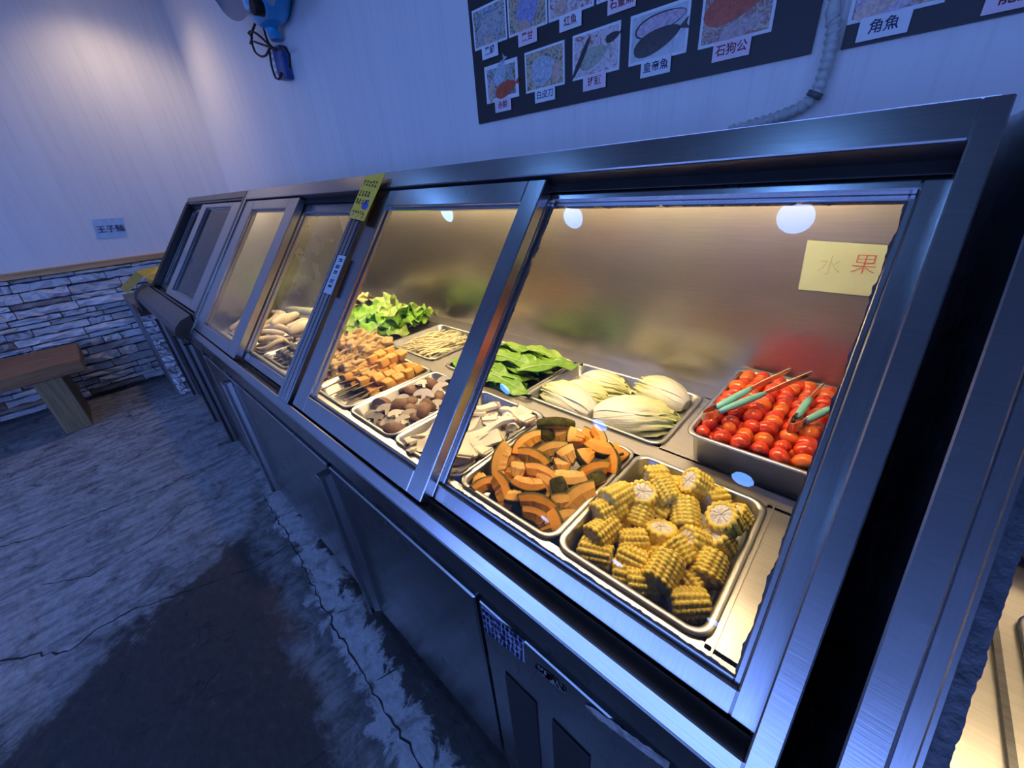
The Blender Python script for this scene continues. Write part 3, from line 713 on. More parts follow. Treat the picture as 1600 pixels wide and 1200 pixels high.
# ------------------------------------------------------------------ trays
ZR=.7575
def rr(x0,x1,y0,y1,z,r,n=5):
    out=[]
    for cx,cy,a0 in ((x1-r,y1-r,0),(x0+r,y1-r,PI/2),(x0+r,y0+r,PI),(x1-r,y0+r,1.5*PI)):
        for k in range(n+1): a=a0+PI/2*k/n; out.append((cx+r*math.cos(a),cy+r*math.sin(a),z))
    return out
def tray(x0,x1,y0,y1,label,depth=.05,zr=ZR,r=.026,mat='tray',group='trays of food in the display case',slope=.012):
    L=[]
    I=lambda d,z:L.append(rr(x0+d,x1-d,y0+d,y1-d,z,max(.006,r-d*.6)))
    I(.010+slope,zr-depth-.0015); I(.007+slope*.7,zr-depth+.006); I(.0085,zr-.004); I(.0,zr-.0045); I(-.0005,zr-.001); I(.002,zr+.0008); I(.0075,zr+.0002); I(.0105,zr-.003); I(.0095+slope*.7,zr-depth+.008); I(.013+slope,zr-depth+.0015); I(.021+slope,zr-depth)
    mb=MB(); mb.loops(L,0,True,True,True)
    o=solo('steel_tray',mb,M[mat],((x0+x1)/2,(y0+y1)/2,zr-depth),label,'tray',group); return (x0,x1,y0,y1,zr-depth)
YF0,YF1,YR0,YR1=.331,.619,.659,.916
M['black_tray']=plain('black_tray_plastic',(.015,.016,.016),.35)
T_corn=tray(-.266,-.036,YF0,YF1,'deep steel tray of cut corn at the near right corner of the case',.058)
T_pump=tray(-.498,-.268,YF0,YF1,'deep steel tray of orange pumpkin pieces left of the corn',.052)
T_oyst=tray(-.727,-.500,YF0,YF1,'steel tray of pale sliced king oyster mushrooms',.045)
T_shii=tray(-.938,-.729,YF0,YF1,'steel tray of brown cut shiitake mushrooms',.045)
T_tofu=tray(-1.150,-.940,YF0,YF1,'steel tray of golden fried tofu skewers',.045)
T_skin=tray(-1.375,-1.152,YF0,YF1,'steel tray under the tan tofu skin skewers',.045)
T_dark=tray(-1.602,-1.377,YF0,YF1,'steel tray of dark skewers left of the centre post',.045)
T_rol1=tray(-1.828,-1.604,YF0,YF1,'steel tray of beige rolls in front, seen past the centre post',.045)
T_rol2=tray(-2.054,-1.830,YF0,YF1,'steel tray of beige rolls at the far end of the front row',.045)
T_cab=tray(-.613,-.240,YR0,YR1,'wide steel tray of halved napa cabbages',.038,r=.03)
T_green=tray(-.948,-.615,YR0,YR1,'steel tray of flat green leaves behind the oyster mushrooms',.040)
T_enok=tray(-1.283,-1.007,YR0,YR1,'steel tray of thin pale yellow mushroom strands',.040)
T_lett=tray(-1.664,-1.346,YR0,YR1,'black tray under the bright green lettuce leaves',.030,mat='black_tray')
T_yell=tray(-2.05,-1.712,YR0,YR1,'steel tray of pale yellow cabbage leaves at the back',.030)
T_tom=tray(-.197,.034,.645,.985,'tall steel pan of cherry tomatoes at the back right',.066,.8195)

# ------------------------------------------------------------------ food
ORD='first second third fourth fifth sixth seventh eighth ninth tenth eleventh twelfth thirteenth fourteenth fifteenth'.split()
BANDS={1:['only'],2:['front','back'],3:['front','middle','back'],4:['front','second','third','back'],5:['front','second','middle','fourth','back']}
def rank_labels(items, desc, where, nb):
    """items: (object, x, y, extra) -> a label that counts from the left within rows counted from the front"""
    ys=sorted(items,key=lambda t:t[2]); n=len(ys); per=math.ceil(n/nb)
    for b in range(nb):
        row=sorted(ys[b*per:(b+1)*per],key=lambda t:t[1])
        for i,(o,x,y,extra) in enumerate(row):
            w='leftmost' if i==0 else 'rightmost' if i==len(row)-1 else ORD[i]+' from left'
            o['label']=f"{extra or desc}, {w} in the {BANDS[nb][b]} row of {where}"
def place(name, me, childs, loc, quat, scale, cat, group):
    o=link(name,me,None,loc); o.rotation_mode='QUATERNION'; o.rotation_quaternion=quat; o.scale=(scale,)*3 if not isinstance(scale,tuple) else scale
    o['category']=cat; o['group']=group
    for cn,cm in childs: link(cn,cm,o)
    return o
def axq(d, roll=0.0, fwd=(1,0,0)):
    d=Vector(d).normalized(); return d.to_track_quat('X','Z') @ Euler((roll,0,0)).to_quaternion()
def yq(yaw, pitch=0, roll=0): return Euler((roll,pitch,yaw),'XYZ').to_quaternion()

# corn
M['kernel']=plain('yellow_corn_kernels',(.97,.69,.10),.30,vary=.12,scale=60); M['cob']=plain('white_cob_core',(.86,.78,.66),.6,vary=.2,scale=160,bmp=.8)
def corn_mesh(L,Rr,seed):
    rnd=random.Random(seed); rows=14; K=max(3,round(L/.0068)); nu=K*5; nv=rows*5; tw=rnd.uniform(-.2,.2)
    mb=MB(); taper=rnd.uniform(.0,.10); ph=[rnd.uniform(0,1) for _ in range(rows)]
    def rad(i,j):
        a=(j/5.0)%rows; ra=int(a); fa=a-ra; x=i/5+ph[ra]*.35; fx=x-int(x)
        b=(max(0,math.sin(PI*fa))**.6)*(max(0,math.sin(PI*fx))**.5)
        return Rr*(1-taper*i/nu)*(.835+.175*b)
    LL=[]
    for i in range(nu+1):
        x=-L/2+L*i/nu
        LL.append([(x,rad(i,j)*math.cos(2*PI*j/nv+tw*i/nu),rad(i,j)*math.sin(2*PI*j/nv+tw*i/nu)) for j in range(nv)])
    for end in (0,1):
        ring=LL[0] if end==0 else LL[-1]; sgn=-1 if end==0 else 1; ex=[]
        for f,dx in ((.86,.0022),(.72,.0012),(.60,-.001)):
            ex.append([(p[0]+sgn*dx*(1+.5*math.sin(PI*(j%5)/5)),p[1]*f,p[2]*f) for j,p in enumerate(ring)])
        LL = ex[::-1]+LL if end==0 else LL+ex
    mb.loops(LL,0,True); k=mb.mesh('corn_piece',M['kernel'])
    mb=MB(); c=[]
    for x,r_ in ((-L/2-.0016,.0),(-L/2-.0022,.30),(-L/2-.0006,.66),(L/2+.0006,.66),(L/2+.0022,.30),(L/2+.0016,.0)):
        c.append([(x+.0008*math.sin(j*2.4),Rr*r_*(1+.12*((j%2)-.5))*math.cos(2*PI*j/28)*(1-taper*(x>0)),Rr*r_*(1+.12*((j%2)-.5))*math.sin(2*PI*j/28)*(1-taper*(x>0))) for j in range(28)])
    mb.loops(c,0,False); return k,mb.mesh('cob_core',M['cob'])
CORN=[corn_mesh(l,r,i) for i,(l,r) in enumerate(((.034,.0262),(.046,.0252),(.039,.0252),(.026,.024)))]
def cpx(x,y): return 860+x*.35, 680+y*.35
corn=[]
# cut end, far end (crop pixels), heights above the tray floor, mesh, standing?
for (ax,ay,bx,by,za,zb,k,st) in [
  (245,305,350,255,.072,.070,1,0),(190,372,330,305,.058,.062,1,0),(185,468,285,395,.048,.050,1,0),(120,525,270,570,.030,.034,1,0),
  (411,252,404,302,.080,.048,0,1),(425,200,525,185,.058,.060,0,0),(478,215,540,300,.070,.060,2,0),(384,398,402,335,.040,.052,0,0),(445,328,520,368,.036,.036,0,0),
  (620,198,695,240,.078,.058,0,1),(540,235,590,238,.040,.040,0,0),(605,408,600,300,.045,.060,1,0),(690,300,775,275,.052,.048,0,0),
  (762,355,800,405,.078,.050,0,1),(850,355,885,400,.050,.036,3,1),(722,440,760,490,.052,.032,0,1),(498,412,490,490,.056,.026,0,1),
  (305,490,430,475,.038,.040,2,0),(312,395,350,415,.030,.030,3,0),(605,470,665,490,.050,.038,0,1),(690,645,730,535,.034,.046,2,0),
  (470,665,540,545,.044,.056,1,0),(545,500,590,560,.048,.040,0,0),(310,545,420,585,.036,.036,2,0),(290,635,385,650,.028,.028,2,0),(345,690,440,690,.030,.030,2,0),(530,755,700,760,.030,.030,1,0),
  (600,655,625,690,.012,.010,3,1),(440,552,470,590,.014,.010,3,1)]:
    zf=T_corn[4]; A=atz(*cpx(ax,ay),zf+za); B=atz(*cpx(bx,by),zf+zb)
    if st: d=(B-A).normalized(); ln=(.034,.046,.039,.026)[k]; c=A+d*ln/2
    else: c=(A+B)/2; d=B-A
    c.x=max(-.232,min(-.070,c.x)); c.y=max(.372,min(.580,c.y)); c.z=max(c.z,zf+.023)
    me,core=CORN[k]; o=place('corn_piece',me,[('cob_core',core)],c,axq(d,rnd.uniform(0,6)),1,'corn','cut corn in the corner tray'); corn.append((o,c.x,c.y,'corn piece, cut end up' if st else 'lying corn piece'))
rank_labels(corn,'corn piece','the corn tray',4)

# pumpkin
M['flesh']=plain('orange_pumpkin_flesh',(.95,.38,.035),.45,vary=.14,scale=45,bmp=.25); M['flesh2']=plain('pale_orange_pumpkin_flesh',(.97,.48,.09),.45,vary=.14,scale=45,bmp=.25)
M['rind']=plain('dark_green_pumpkin_rind',(.07,.066,.014),.75,vary=.9,scale=75,bmp=.4,spec=.15); M['rind_edge']=plain('yellow_green_rind_edge',(.45,.36,.06),.5,vary=.3)
def pumpkin_mesh(Rr,a,t0,w,mat,seed):
    rnd=random.Random(seed); n=10; mb=MB(); L=[]; rl=[]
    for i in range(n+1):
        u=-1+2*i/n; th=u*a; t=t0*(1-.22*abs(u)**2.2)*rnd.uniform(.94,1.06); e=1-.12*abs(u)**3
        pts=[(Rr,-w/2*e),(Rr,w/2*e),(Rr-t*.5,w/2*e*1.0),(Rr-t,w*.22*e+rnd.uniform(-.001,.001)),(Rr-t,-w*.22*e),(Rr-t*.5,-w/2*e)]
        L.append([(r_*math.sin(th),r_*math.cos(th)-Rr+t0/2,z) for r_,z in pts])
        rl.append([((Rr+dr)*math.sin(th),(Rr+dr)*math.cos(th)-Rr+t0/2,z) for dr,z in ((-.001,-w/2*e*1.03),(.0035,-w*.38*e),(.0055,0),(.0035,w*.38*e),(-.001,w/2*e*1.03))])
    mb.loops(L,0,False,True,True); f=mb.mesh('pumpkin_piece',mat)
    mb=MB(); mb.loops(rl,0,True,closed=False); mb.add(rl[0],[(0,1,2,3,4)]); mb.add(rl[-1],[(4,3,2,1,0)]); return f,mb.mesh('rind',M['rind'])
PK={'c':[pumpkin_mesh(.062,.60,.026,.022,M['flesh'],1),pumpkin_mesh(.072,.54,.028,.020,M['flesh2'],2),pumpkin_mesh(.055,.72,.025,.024,M['flesh'],3)],
    'k':[pumpkin_mesh(.065,.30,.034,.028,M['flesh'],4),pumpkin_mesh(.065,.28,.032,.030,M['flesh2'],5)]}
pump=[]
def img_dir(u,v,ang,z):
    a=math.radians(ang); p=atz(u,v,z); q=atz(u+6*math.cos(a),v-6*math.sin(a),z); return (q-p).normalized()
for i,(x,y,ang,kind,h,tilt) in enumerate([
 (665,508,0,'c',.074,1.2),(780,580,70,'k',.078,.2),(905,592,-60,'c',.066,.3),(925,640,-8,'c',.072,.2),(645,645,8,'c',.070,.3),(500,612,32,'c',.062,.3),(545,692,-22,'c',.070,.2),(735,685,20,'k',.072,.4),(835,680,-40,'k',.072,.3),
 (702,748,0,'k',.058,.5),(362,700,62,'c',.060,.3),(458,772,-10,'k',.066,.2),(580,772,-12,'c',.068,.1),(738,805,-6,'c',.064,.3),(860,762,22,'c',.056,.3),(982,705,-80,'c',.060,.4),(1035,705,-20,'k',.056,.3),(893,825,20,'k',.046,1.3),
 (512,838,-8,'c',.062,.1),(630,862,-40,'c',.050,.3),(690,872,-70,'k',.046,1.2),(778,870,-10,'c',.046,.2),(815,928,35,'c',.050,.15),(440,902,-5,'k',.050,.2),(560,940,-12,'c',.054,.1),(692,950,4,'k',.044,.2),(290,845,12,'c',.046,.2),(345,905,-72,'c',.050,.4),
 (388,850,-60,'k',.036,.3),(562,1032,-25,'c',.040,.2),(632,1062,-70,'k',.034,.3),(702,1032,22,'c',.036,.3),(440,992,10,'k',.028,1.4),(245,815,10,'k',.034,.2),(600,700,30,'k',.048,.4),(688,575,15,'k',.050,.2),(843,582,-30,'k',.056,.3),(440,690,60,'c',.046,.3),(612,562,-30,'k',.052,1.3),
 (500,1000,30,'k',.020,.5),(330,960,-30,'k',.018,1.2),(640,1000,0,'c',.022,.3),(750,960,50,'k',.022,1.0),(860,900,10,'c',.026,.5),(420,780,0,'c',.030,.7),(960,790,60,'c',.030,.6),(560,860,0,'c',.026,.4),(700,690,80,'c',.03,.5),(820,840,80,'c',.03,.6)]):
    u,v=680+x*.2833,520+y*.2833; zf=T_pump[4]; z=zf+h; p=atz(u,v,z)
    p.x=max(-.474,min(-.292,p.x)); p.y=max(.366,min(.588,p.y))
    d=img_dir(u,v,ang,z); me,ri=PK[kind][i%len(PK[kind])]; cv=(CAM-p).normalized()
    rj=Vector((rnd.uniform(-.25,.25),rnd.uniform(-.25,.25),rnd.uniform(-.1,.1)))
    if tilt>=1: yy=(cv*.8+Vector((0,0,.5))+rj).normalized(); xx=(d-yy*d.dot(yy)).normalized(); zz=xx.cross(yy)
    else:
        zz=(cv*.75+Vector((0,0,.55))+rj).normalized(); xx=(d-zz*d.dot(zz)).normalized()
        if i%5==3: xx=-xx
        yy=zz.cross(xx)
    q=Matrix((xx,yy,zz)).transposed().to_quaternion()
    o=place('pumpkin_piece',me,[('rind',ri)],p,q,rnd.uniform(.92,1.12),'pumpkin','pumpkin pieces in the tray'); pump.append((o,p.x,p.y,'orange pumpkin wedge' if kind=='c' else 'orange pumpkin chunk'))
rank_labels(pump,'','the pumpkin tray',5)

# king oyster mushroom slices
M['oyster']=plain('cream_mushroom_flesh',(.90,.83,.72),.6,vary=.06,scale=40,bmp=.15); M['oystercap']=plain('grey_brown_mushroom_cap',(.46,.36,.28),.6,vary=.3,scale=60)
def oyster_mesh(L,w,flare,bend,seed):
    rnd=random.Random(seed); n=12; Lp=[]; th=.0045
    def sec(i):
        u=i/n; ww=w*(.72+.16*math.sin(u*PI))*(1 if u<.62 else 1+(flare-1)*((u-.62)/.38)**1.4); ww*= (1 if 0<i<n else .72); 
        x=-L/2+L*u; y=bend*math.sin(u*PI)+.0; z=.004*math.sin(u*2.2*PI+seed); t=th*(1 if 0<i<n else .6)
        return [(x,y+ww/2*a,z+t*b) for a,b in ((-1,-.7),(-.94,-1),(.94,-1),(1,-.7),(1,.7),(.94,1),(-.94,1),(-1,.7))]
    L_=[sec(i) for i in range(n+1)]; mb=MB(); mb.loops(L_,0,True,True,True); mb.sm=[False]*len(mb.f); m=mb.mesh('king_oyster_slice',M['oyster'])
    mb=MB(); S_=[]
    for f in (.86,.95,1.03):
        u=min(1,f); ww=w*.8*(1+(flare-1)*((u-.62)/.38)**1.4)*1.06*(1 if f<1 else .8); x=-L/2+L*f; y=bend*math.sin(u*PI); z=.004*math.sin(u*2.2*PI+seed)
        S_.append([(x-abs(a)*.006,y+ww/2*a,z+th*1.12*b) for a,b in ((-1,-.5),(-.8,-1),(.8,-1),(1,-.5),(1,.5),(.8,1),(-.8,1),(-1,.5))])
    mb.loops(S_[1:],0,True,False,True); return m,mb.mesh('cap_edge',M['oystercap'])
OY=[oyster_mesh(.095,.032,1.7,.006,1),oyster_mesh(.078,.040,1.35,-.004,2),oyster_mesh(.112,.024,1.7,.008,3),oyster_mesh(.064,.044,1.25,.0,4)]
oy=[]
for i,(x,y,ang,k,h) in enumerate([(470,385,14,0,.066),(600,440,72,1,.052),(800,420,-20,3,.056),(900,470,-32,1,.058),(560,600,30,2,.062),(740,650,18,2,.070),(620,755,14,1,.060),(425,870,96,1,.074),(270,940,24,1,.060),(310,810,40,3,.050),(420,640,28,2,.056),(280,760,60,3,.048),(960,530,45,1,.056),(1040,565,-12,1,.052),(790,735,62,3,.046),(560,860,-20,3,.050),(390,450,10,3,.056),(240,1030,10,1,.034),(340,560,50,1,.048),(680,560,-25,0,.050),(530,700,30,0,.048),(860,600,30,0,.044),(660,830,30,2,.038),(420,1000,30,0,.030),(180,950,60,1,.036),(-150,700,20,1,.046),(-120,760,60,3,.046),(-190,830,30,0,.036),(-60,620,40,0,.044)]):
    u,v=680+x*.15,580+y*.15; z=T_oyst[4]+h; p=atz(u,v,z); p.x=max(-.690,min(-.535,p.x)); p.y=max(.372,min(.585,p.y))
    d=img_dir(u,v,ang,z); yaw=math.atan2(d.y,d.x)+(PI if i%3==1 else 0)
    if p.x<-.675 or p.x>-.55 or p.y>.57 or p.y<.385: 
        pass
    me,cp=OY[k]; o=place('king_oyster_slice',me,[('cap_edge',cp)],p,yq(yaw,rnd.uniform(-.18,.18),rnd.uniform(-.4,.4)),1,'mushroom','king oyster slices in the tray'); oy.append((o,p.x,p.y,'pale mushroom slice'))
rank_labels(oy,'pale mushroom slice','the oyster mushroom tray',4)

# shiitake
M['cap']=plain('brown_shiitake_cap',(.20,.105,.055),.55,vary=.45,scale=50,bmp=.3); M['gill']=plain('pale_shiitake_flesh',(.90,.82,.72),.6,vary=.1,scale=70)
def shii_mesh(Rr,seed,ang=PI):
    rnd=random.Random(seed); mb=MB(); n=10; P=[(0,.62),(.35,.58),(.7,.42),(.92,.18),(1,-.05),(.88,-.16)]
    L=[[(r_*Rr*math.cos(ang*k/n),r_*Rr*math.sin(ang*k/n),z*Rr*rnd.uniform(.95,1.05)) for k in range(n+1)] for r_,z in P]
    mb.loops(L,0,True,closed=False); cap=mb.mesh('shiitake_piece',M['cap'])
    mb=MB(); out=[(r_*Rr,z*Rr) for r_,z in P]+[(.5*Rr,-.04*Rr),(.20*Rr,-.02*Rr),(.17*Rr,-.55*Rr)]
    prof=[(-x,z) for x,z in out[::-1]]+out[1:]
    front=[(x*.985,-.0006,z*.985) for x,z in prof]; nb=len(front); bk=[(x*.5,Rr*.28,z*.8-.05*Rr) for x,z in prof]
    mb.add(front,[tuple(range(nb))]); 
    lo=prof[:4]+prof[-4:]
    mb.loops([front,bk],0,False); return cap,mb.mesh('pale_flesh',M['gill'])
SH=[shii_mesh(.027,1),shii_mesh(.023,2),shii_mesh(.030,3,PI*1.0),shii_mesh(.020,4,PI*.8)]
sh=[]
for i,(x,y,k,h,ori) in enumerate([(760,750,2,.050,'d'),(830,800,0,.056,'w'),(985,690,1,.052,'w'),(960,750,2,.056,'b'),(930,850,1,.060,'w'),(1065,720,1,.056,'b'),(1215,650,2,.066,'w'),(1210,530,1,.062,'w'),(1095,595,0,.044,'b'),(1310,520,0,.052,'b'),(1420,500,1,.052,'w'),(1385,580,0,.056,'w'),(1350,670,1,.052,'b'),(1360,745,1,.046,'w'),(1205,820,0,.058,'d'),(1050,870,0,.052,'w'),(740,850,1,.036,'w'),(680,910,0,.040,'w'),(870,930,0,.046,'w'),(930,1010,2,.046,'b'),(985,915,1,.052,'w'),(1120,965,0,.040,'w'),(1180,900,1,.044,'b'),(790,985,1,.030,'b'),(810,1035,3,.024,'w'),(625,885,1,.030,'w'),(1090,795,1,.052,'b'),(1240,930,0,.034,'w'),(720,880,0,.030,'w'),(1150,620,0,.040,'w'),(1280,740,0,.044,'d'),(880,880,0,.032,'d'),(1040,640,0,.034,'d'),(1120,880,1,.030,'d'),(700,960,1,.022,'d')]):
    u,v=480+x*.15,520+y*.15; z=T_shii[4]+h-.006; p=atz(u,v,z); p.x=max(-.906,min(-.760,p.x)); p.y=max(.364,min(.588,p.y))
    face=math.atan2(p.y-CAM.y,p.x-CAM.x)-PI/2   # the cut face looks back across the counter
    yaw=face+rnd.uniform(-.6,.6)+{'w':0,'b':PI,'d':rnd.uniform(0,6)}[ori]
    roll={'w':rnd.uniform(-.95,-.4),'b':rnd.uniform(-.2,.4),'d':rnd.uniform(-.3,.3)}[ori]
    me,gl=SH[k]; o=place('shiitake_piece',me,[('pale_flesh',gl)],p,yq(yaw,rnd.uniform(-.5,.5),roll),1,'mushroom','cut shiitake in the tray'); sh.append((o,p.x,p.y,'shiitake half showing pale flesh' if ori=='w' else 'brown shiitake cap piece'))
rank_labels(sh,'','the shiitake tray',4)

# fried tofu skewers and tofu skin skewers
M['tofu']=plain('golden_fried_tofu',(.78,.42,.085),.5,vary=.18,scale=40,bmp=.5); M['skin']=plain('tan_tofu_skin',(.66,.46,.20),.55,vary=.25,scale=45,bmp=.8)
M['stick']=plain('bamboo_stick',(.80,.62,.36),.6,vary=.15); M['dark']=plain('dark_grey_jelly',(.05,.045,.045),.35,vary=.4)
def blob(name,sx,sy,sz,e,amp,fr,seed,mat,nu=14,nv=10):
    def sp(x): return math.copysign(abs(x)**e,x)
    L=[]
    for i in range(nv+1):
        ph=-PI/2+PI*i/nv; cp,sn=sp(max(1e-4,math.cos(ph))),sp(math.sin(ph)); ring=[]
        for j in range(nu):
            t=2*PI*j/nu; q=Vector((sx*cp*sp(math.cos(t)),sy*cp*sp(math.sin(t)),sz*sn)); k=1+amp*noise.noise(q*fr+Vector((seed*3.1,seed,0))); ring.append(q*k)
        L.append(ring)
    mb=MB(); mb.loops(L,0,True); return mb.mesh(name,mat)
TF=[blob('tofu_cube',.0165,.0165,.0135,.30,.30,45,i,M['tofu'],20,12) for i in range(4)]
SK=[blob('tofu_skin_fold',.021,.019,.017,.55,.95,70,i+10,M['skin'],26,18) for i in range(5)]
DK=[blob('dark_piece',.016,.020,.012,.4,.4,50,i+30,M['dark']) for i in range(2)]
mb=MB(); mb.tube([(-.095,0,0),(.095,0,0)],.0019,6); STICK=mb.mesh('stick',M['stick'])
def skewer(name, T, x, y, z, yaw, pitch, meshes, n, sp, cat, group, lab, off=0.0):
    o=link(name,None,None,(x,y,z)); o.empty_display_size=.02; o.rotation_euler=(0,pitch,yaw); props(o,lab,cat,group)
    link('stick',STICK,o,(-.02,0,0))
    for k in range(n): link(meshes[0].name.split('.')[0],rnd.choice(meshes),o,(off+sp*(k-(n-1)/2),rnd.uniform(-.002,.002),rnd.uniform(-.002,.002)),(rnd.uniform(-.5,.5),rnd.uniform(-.12,.12),rnd.uniform(-.2,.2)))
    return o
tf=[]
for k,(x,y,h,yw) in enumerate([(-1.118,.468,.020,.06),(-1.082,.476,.020,-.05),(-1.045,.482,.020,.04),(-1.008,.475,.020,-.06),(-.975,.470,.020,.05),(-1.125,.455,.050,.10),(-1.088,.500,.052,-.03),(-1.052,.470,.050,.08),(-1.015,.505,.050,-.04),(-.982,.512,.045,.03),(-1.105,.520,.080,.16),(-1.060,.530,.078,.10)]):
    o=skewer('tofu_skewer',T_tofu,x,y,T_tofu[4]+h,PI/2+yw,rnd.uniform(-.06,.02),TF,4 if k<10 else 3,.0345,'skewer','fried tofu skewers','', .022); tf.append((o,x,y+h*3,'golden fried tofu skewer'))
for i,(o,x,y,e) in enumerate(sorted(tf,key=lambda t:t[1])): o['label']=f"golden fried tofu skewer, {'leftmost' if i==0 else 'rightmost' if i==11 else ORD[i]+' from the left'}, sticks toward the glass"
ts=[]
for k,(x,y,h,yw) in enumerate([(-1.345,.45,.020,.05),(-1.300,.46,.020,-.05),(-1.255,.45,.020,.03),(-1.205,.46,.020,.06),(-1.330,.49,.055,.2),(-1.280,.48,.058,-.08),(-1.225,.475,.055,.12),(-1.180,.50,.045,.05),(-1.310,.53,.092,.25),(-1.250,.545,.088,.1),(-1.195,.555,.078,.05)]):
    o=skewer('tofu_skin_skewer',T_skin,x,y,T_skin[4]+h,PI/2+yw,rnd.uniform(-.08,.0),SK,4 if k<8 else 3,.036,'skewer','tan tofu skin skewers','',.018); ts.append((o,x))
for i,(o,x) in enumerate(sorted(ts,key=lambda t:t[1])): o['label']=f"skewer of crumpled tan tofu skin, {'leftmost' if i==0 else 'rightmost' if i==10 else ORD[i]+' from the left'} in its heaped tray"
for k in range(9):
    x=-1.572+.0335*(k if k<5 else k-4.5)*1.15; skewer('dark_skewer',T_dark,x,.445,T_dark[4]+(.018 if k<5 else .044),PI/2+rnd.uniform(-.06,.06),0,DK,4,.040,'skewer','dark skewers',f"dark grey skewer, {ORD[k if k<5 else k-5]} from left, {'lower' if k<5 else 'upper'} layer, beside the centre post",.0)

# beige rolls behind the left panes
M['roll']=plain('beige_soft_roll',(.88,.76,.56),.45,vary=.12,scale=40,bmp=.3)
def roll_mesh(L,r,b,seed):
    rnd2=random.Random(seed); n=14; mb=MB(); P=[]; Rr=[]
    for i in range(n+1):
        u=i/n; P.append((-L/2+L*u,b*math.sin(u*PI),.3*b*math.sin(u*2*PI))); Rr.append(r*(1+.16*math.sin(u*9+seed)+rnd2.uniform(-.05,.05))*(math.sin(min(u,1-u)*6+.45) if min(u,1-u)<.18 else 1))
    mb.tube(P,Rr,10); return mb.mesh('beige_roll',M['roll'])
RO=[roll_mesh(.10,.013,.012,1),roll_mesh(.13,.011,.02,2),roll_mesh(.085,.015,-.008,3),roll_mesh(.12,.017,.006,4),roll_mesh(.11,.0095,.028,5)]
ro=[]
for T in (T_rol1,T_rol2):
    for k in range(27):
        L_=k//7; x=T[0]+.045+.135*((k%3)/2)+rnd.uniform(-.015,.015); y=.385+.17*(((k//3)%2)*.6+rnd.uniform(0,.4)); z=T[4]+.016+.019*L_
        o=place('beige_roll',RO[(0,1,1,2,4)[rnd.randrange(5)]],[],(x,y,z),yq(rnd.uniform(-.2,1.2)+(PI/2 if k%4==3 else .3),rnd.uniform(-.12,.12),rnd.uniform(0,6)),1,'roll','beige rolls'); ro.append((o,x,y,'beige soft roll'))
for k,(u,v,ang) in enumerate(((446,498,22),(478,512,18))):
    p=atz(u,v,.815); o=place('beige_roll',RO[3],[],p,yq(math.atan2(*(img_dir(u,v,ang,.815).yx)),0,k),1.15,'roll','beige rolls'); ro.append((o,p.x,p.y,'thick beige roll on top'))
p=atz(490,488,.80); o=solo('white_radish',(lambda m:(m.tube([p+Vector((.05*(t-4),.012*(t-4),0)) for t in range(9)],[.006,.014,.017,.018,.018,.018,.017,.014,.006],12),m)[1])(MB()),plain('pale_green_white_skin',(.62,.66,.42),.4,vary=.1),p,'pale green-white vegetable lying behind the beige rolls','vegetable')
rank_labels([r for r in ro if 'thick' not in r[3]],'beige soft roll','the left trays',4)
rank_labels([r for r in ro if 'thick' in r[3]],'','the roll heap',1)

# leaves
def leaf_mat(name,c1,c2): 
    m,nt,b=new_mat(name); f=nz(nt,coords(nt),28,4,.6,.5); nt.links.new(ramp(nt,f,[(.3,c1),(.7,c2)]),b.inputs['Base Color']); b.inputs['Roughness'].default_value=.42
    b.inputs['Transmission Weight'].default_value=0; bump(nt,b,nz(nt,coords(nt),90,3),.5,.003); return m
M['lett']=leaf_mat('bright_green_lettuce',(.12,.38,.025),(.36,.66,.07)); M['lett2']=leaf_mat('light_green_lettuce',(.28,.46,.07),(.52,.66,.20)); M['yel']=leaf_mat('pale_yellow_cabbage',(.55,.60,.18),(.78,.76,.42)); M['choy']=leaf_mat('flat_green_leaf',(.085,.25,.02),(.22,.42,.045)); M['choy2']=leaf_mat('young_green_leaf',(.20,.38,.04),(.34,.52,.09)); M['vein']=plain('pale_green_rib',(.42,.56,.20),.4)
def leaf_mesh(name,L,Wd,ruf,curl,seed,mat,fr=7):
    rnd2=random.Random(seed); ph=rnd2.uniform(0,6)
    def fn(u,v):
        x=-L/2+L*u; s=(v-.5)*2; w=Wd/2*(math.sin(min(1,u*.92+.10)*PI)**.55); y=s*w
        z=curl*(1-(2*u-1)**2)+.25*curl*(s*s)+ruf*(abs(s)**1.6*.9+.25)*math.sin(fr*u*2+ph+s*2.2)*(.4+.6*u)+ruf*.55*noise.noise(Vector((x*40,y*40,seed*2.0)))*1.6
        return (x,y+ruf*.5*abs(s)*math.sin(fr*1.7*u+ph),z)
    mb=MB(); mb.grid(fn,18,12); m=mb.mesh(name,mat)
    mb=MB(); mb.tube([Vector(fn(u,.5))+Vector((0,0,.0008)) for u in [i/10*.85 for i in range(11)]],[.0035*(1-.8*i/10) for i in range(11)],6); return m,mb.mesh('midrib',M['vein'])
LT=[leaf_mesh('lettuce_leaf',.13,.11,.017,.015,i,M['lett'] if i%3 else M['lett2'],8) for i in range(6)]
lt=[]
for k,(u,v,h,ang) in enumerate([(560,512,.03,20),(580,505,.05,-10),(585,490,.085,60),(600,478,.10,20),(605,500,.075,-20),(622,500,.065,30),(630,486,.085,-30),(645,488,.080,10),(655,500,.050,-10),(660,490,.065,20),(598,520,.04,-60),(575,524,.035,200),(618,516,.04,160),(640,510,.04,-40),(590,512,.06,90),(612,490,.09,120),(568,498,.06,150),(632,500,.055,60),(600,508,.055,-120),(648,496,.06,200)]):
    z=T_lett[4]+h; p=atz(u,v,z); p.x=max(-1.66,min(-1.36,p.x)); p.y=max(.665,min(.90,p.y)); me,ri=LT[k%6]; o=place('lettuce_leaf',me,[('midrib',ri)],p,yq(math.radians(ang+20),rnd.uniform(-.5,.2),rnd.uniform(-.4,.4)),rnd.uniform(.85,1.15),'leaf','green lettuce leaves'); lt.append((o,p.x,p.y,'ruffled green lettuce leaf'))
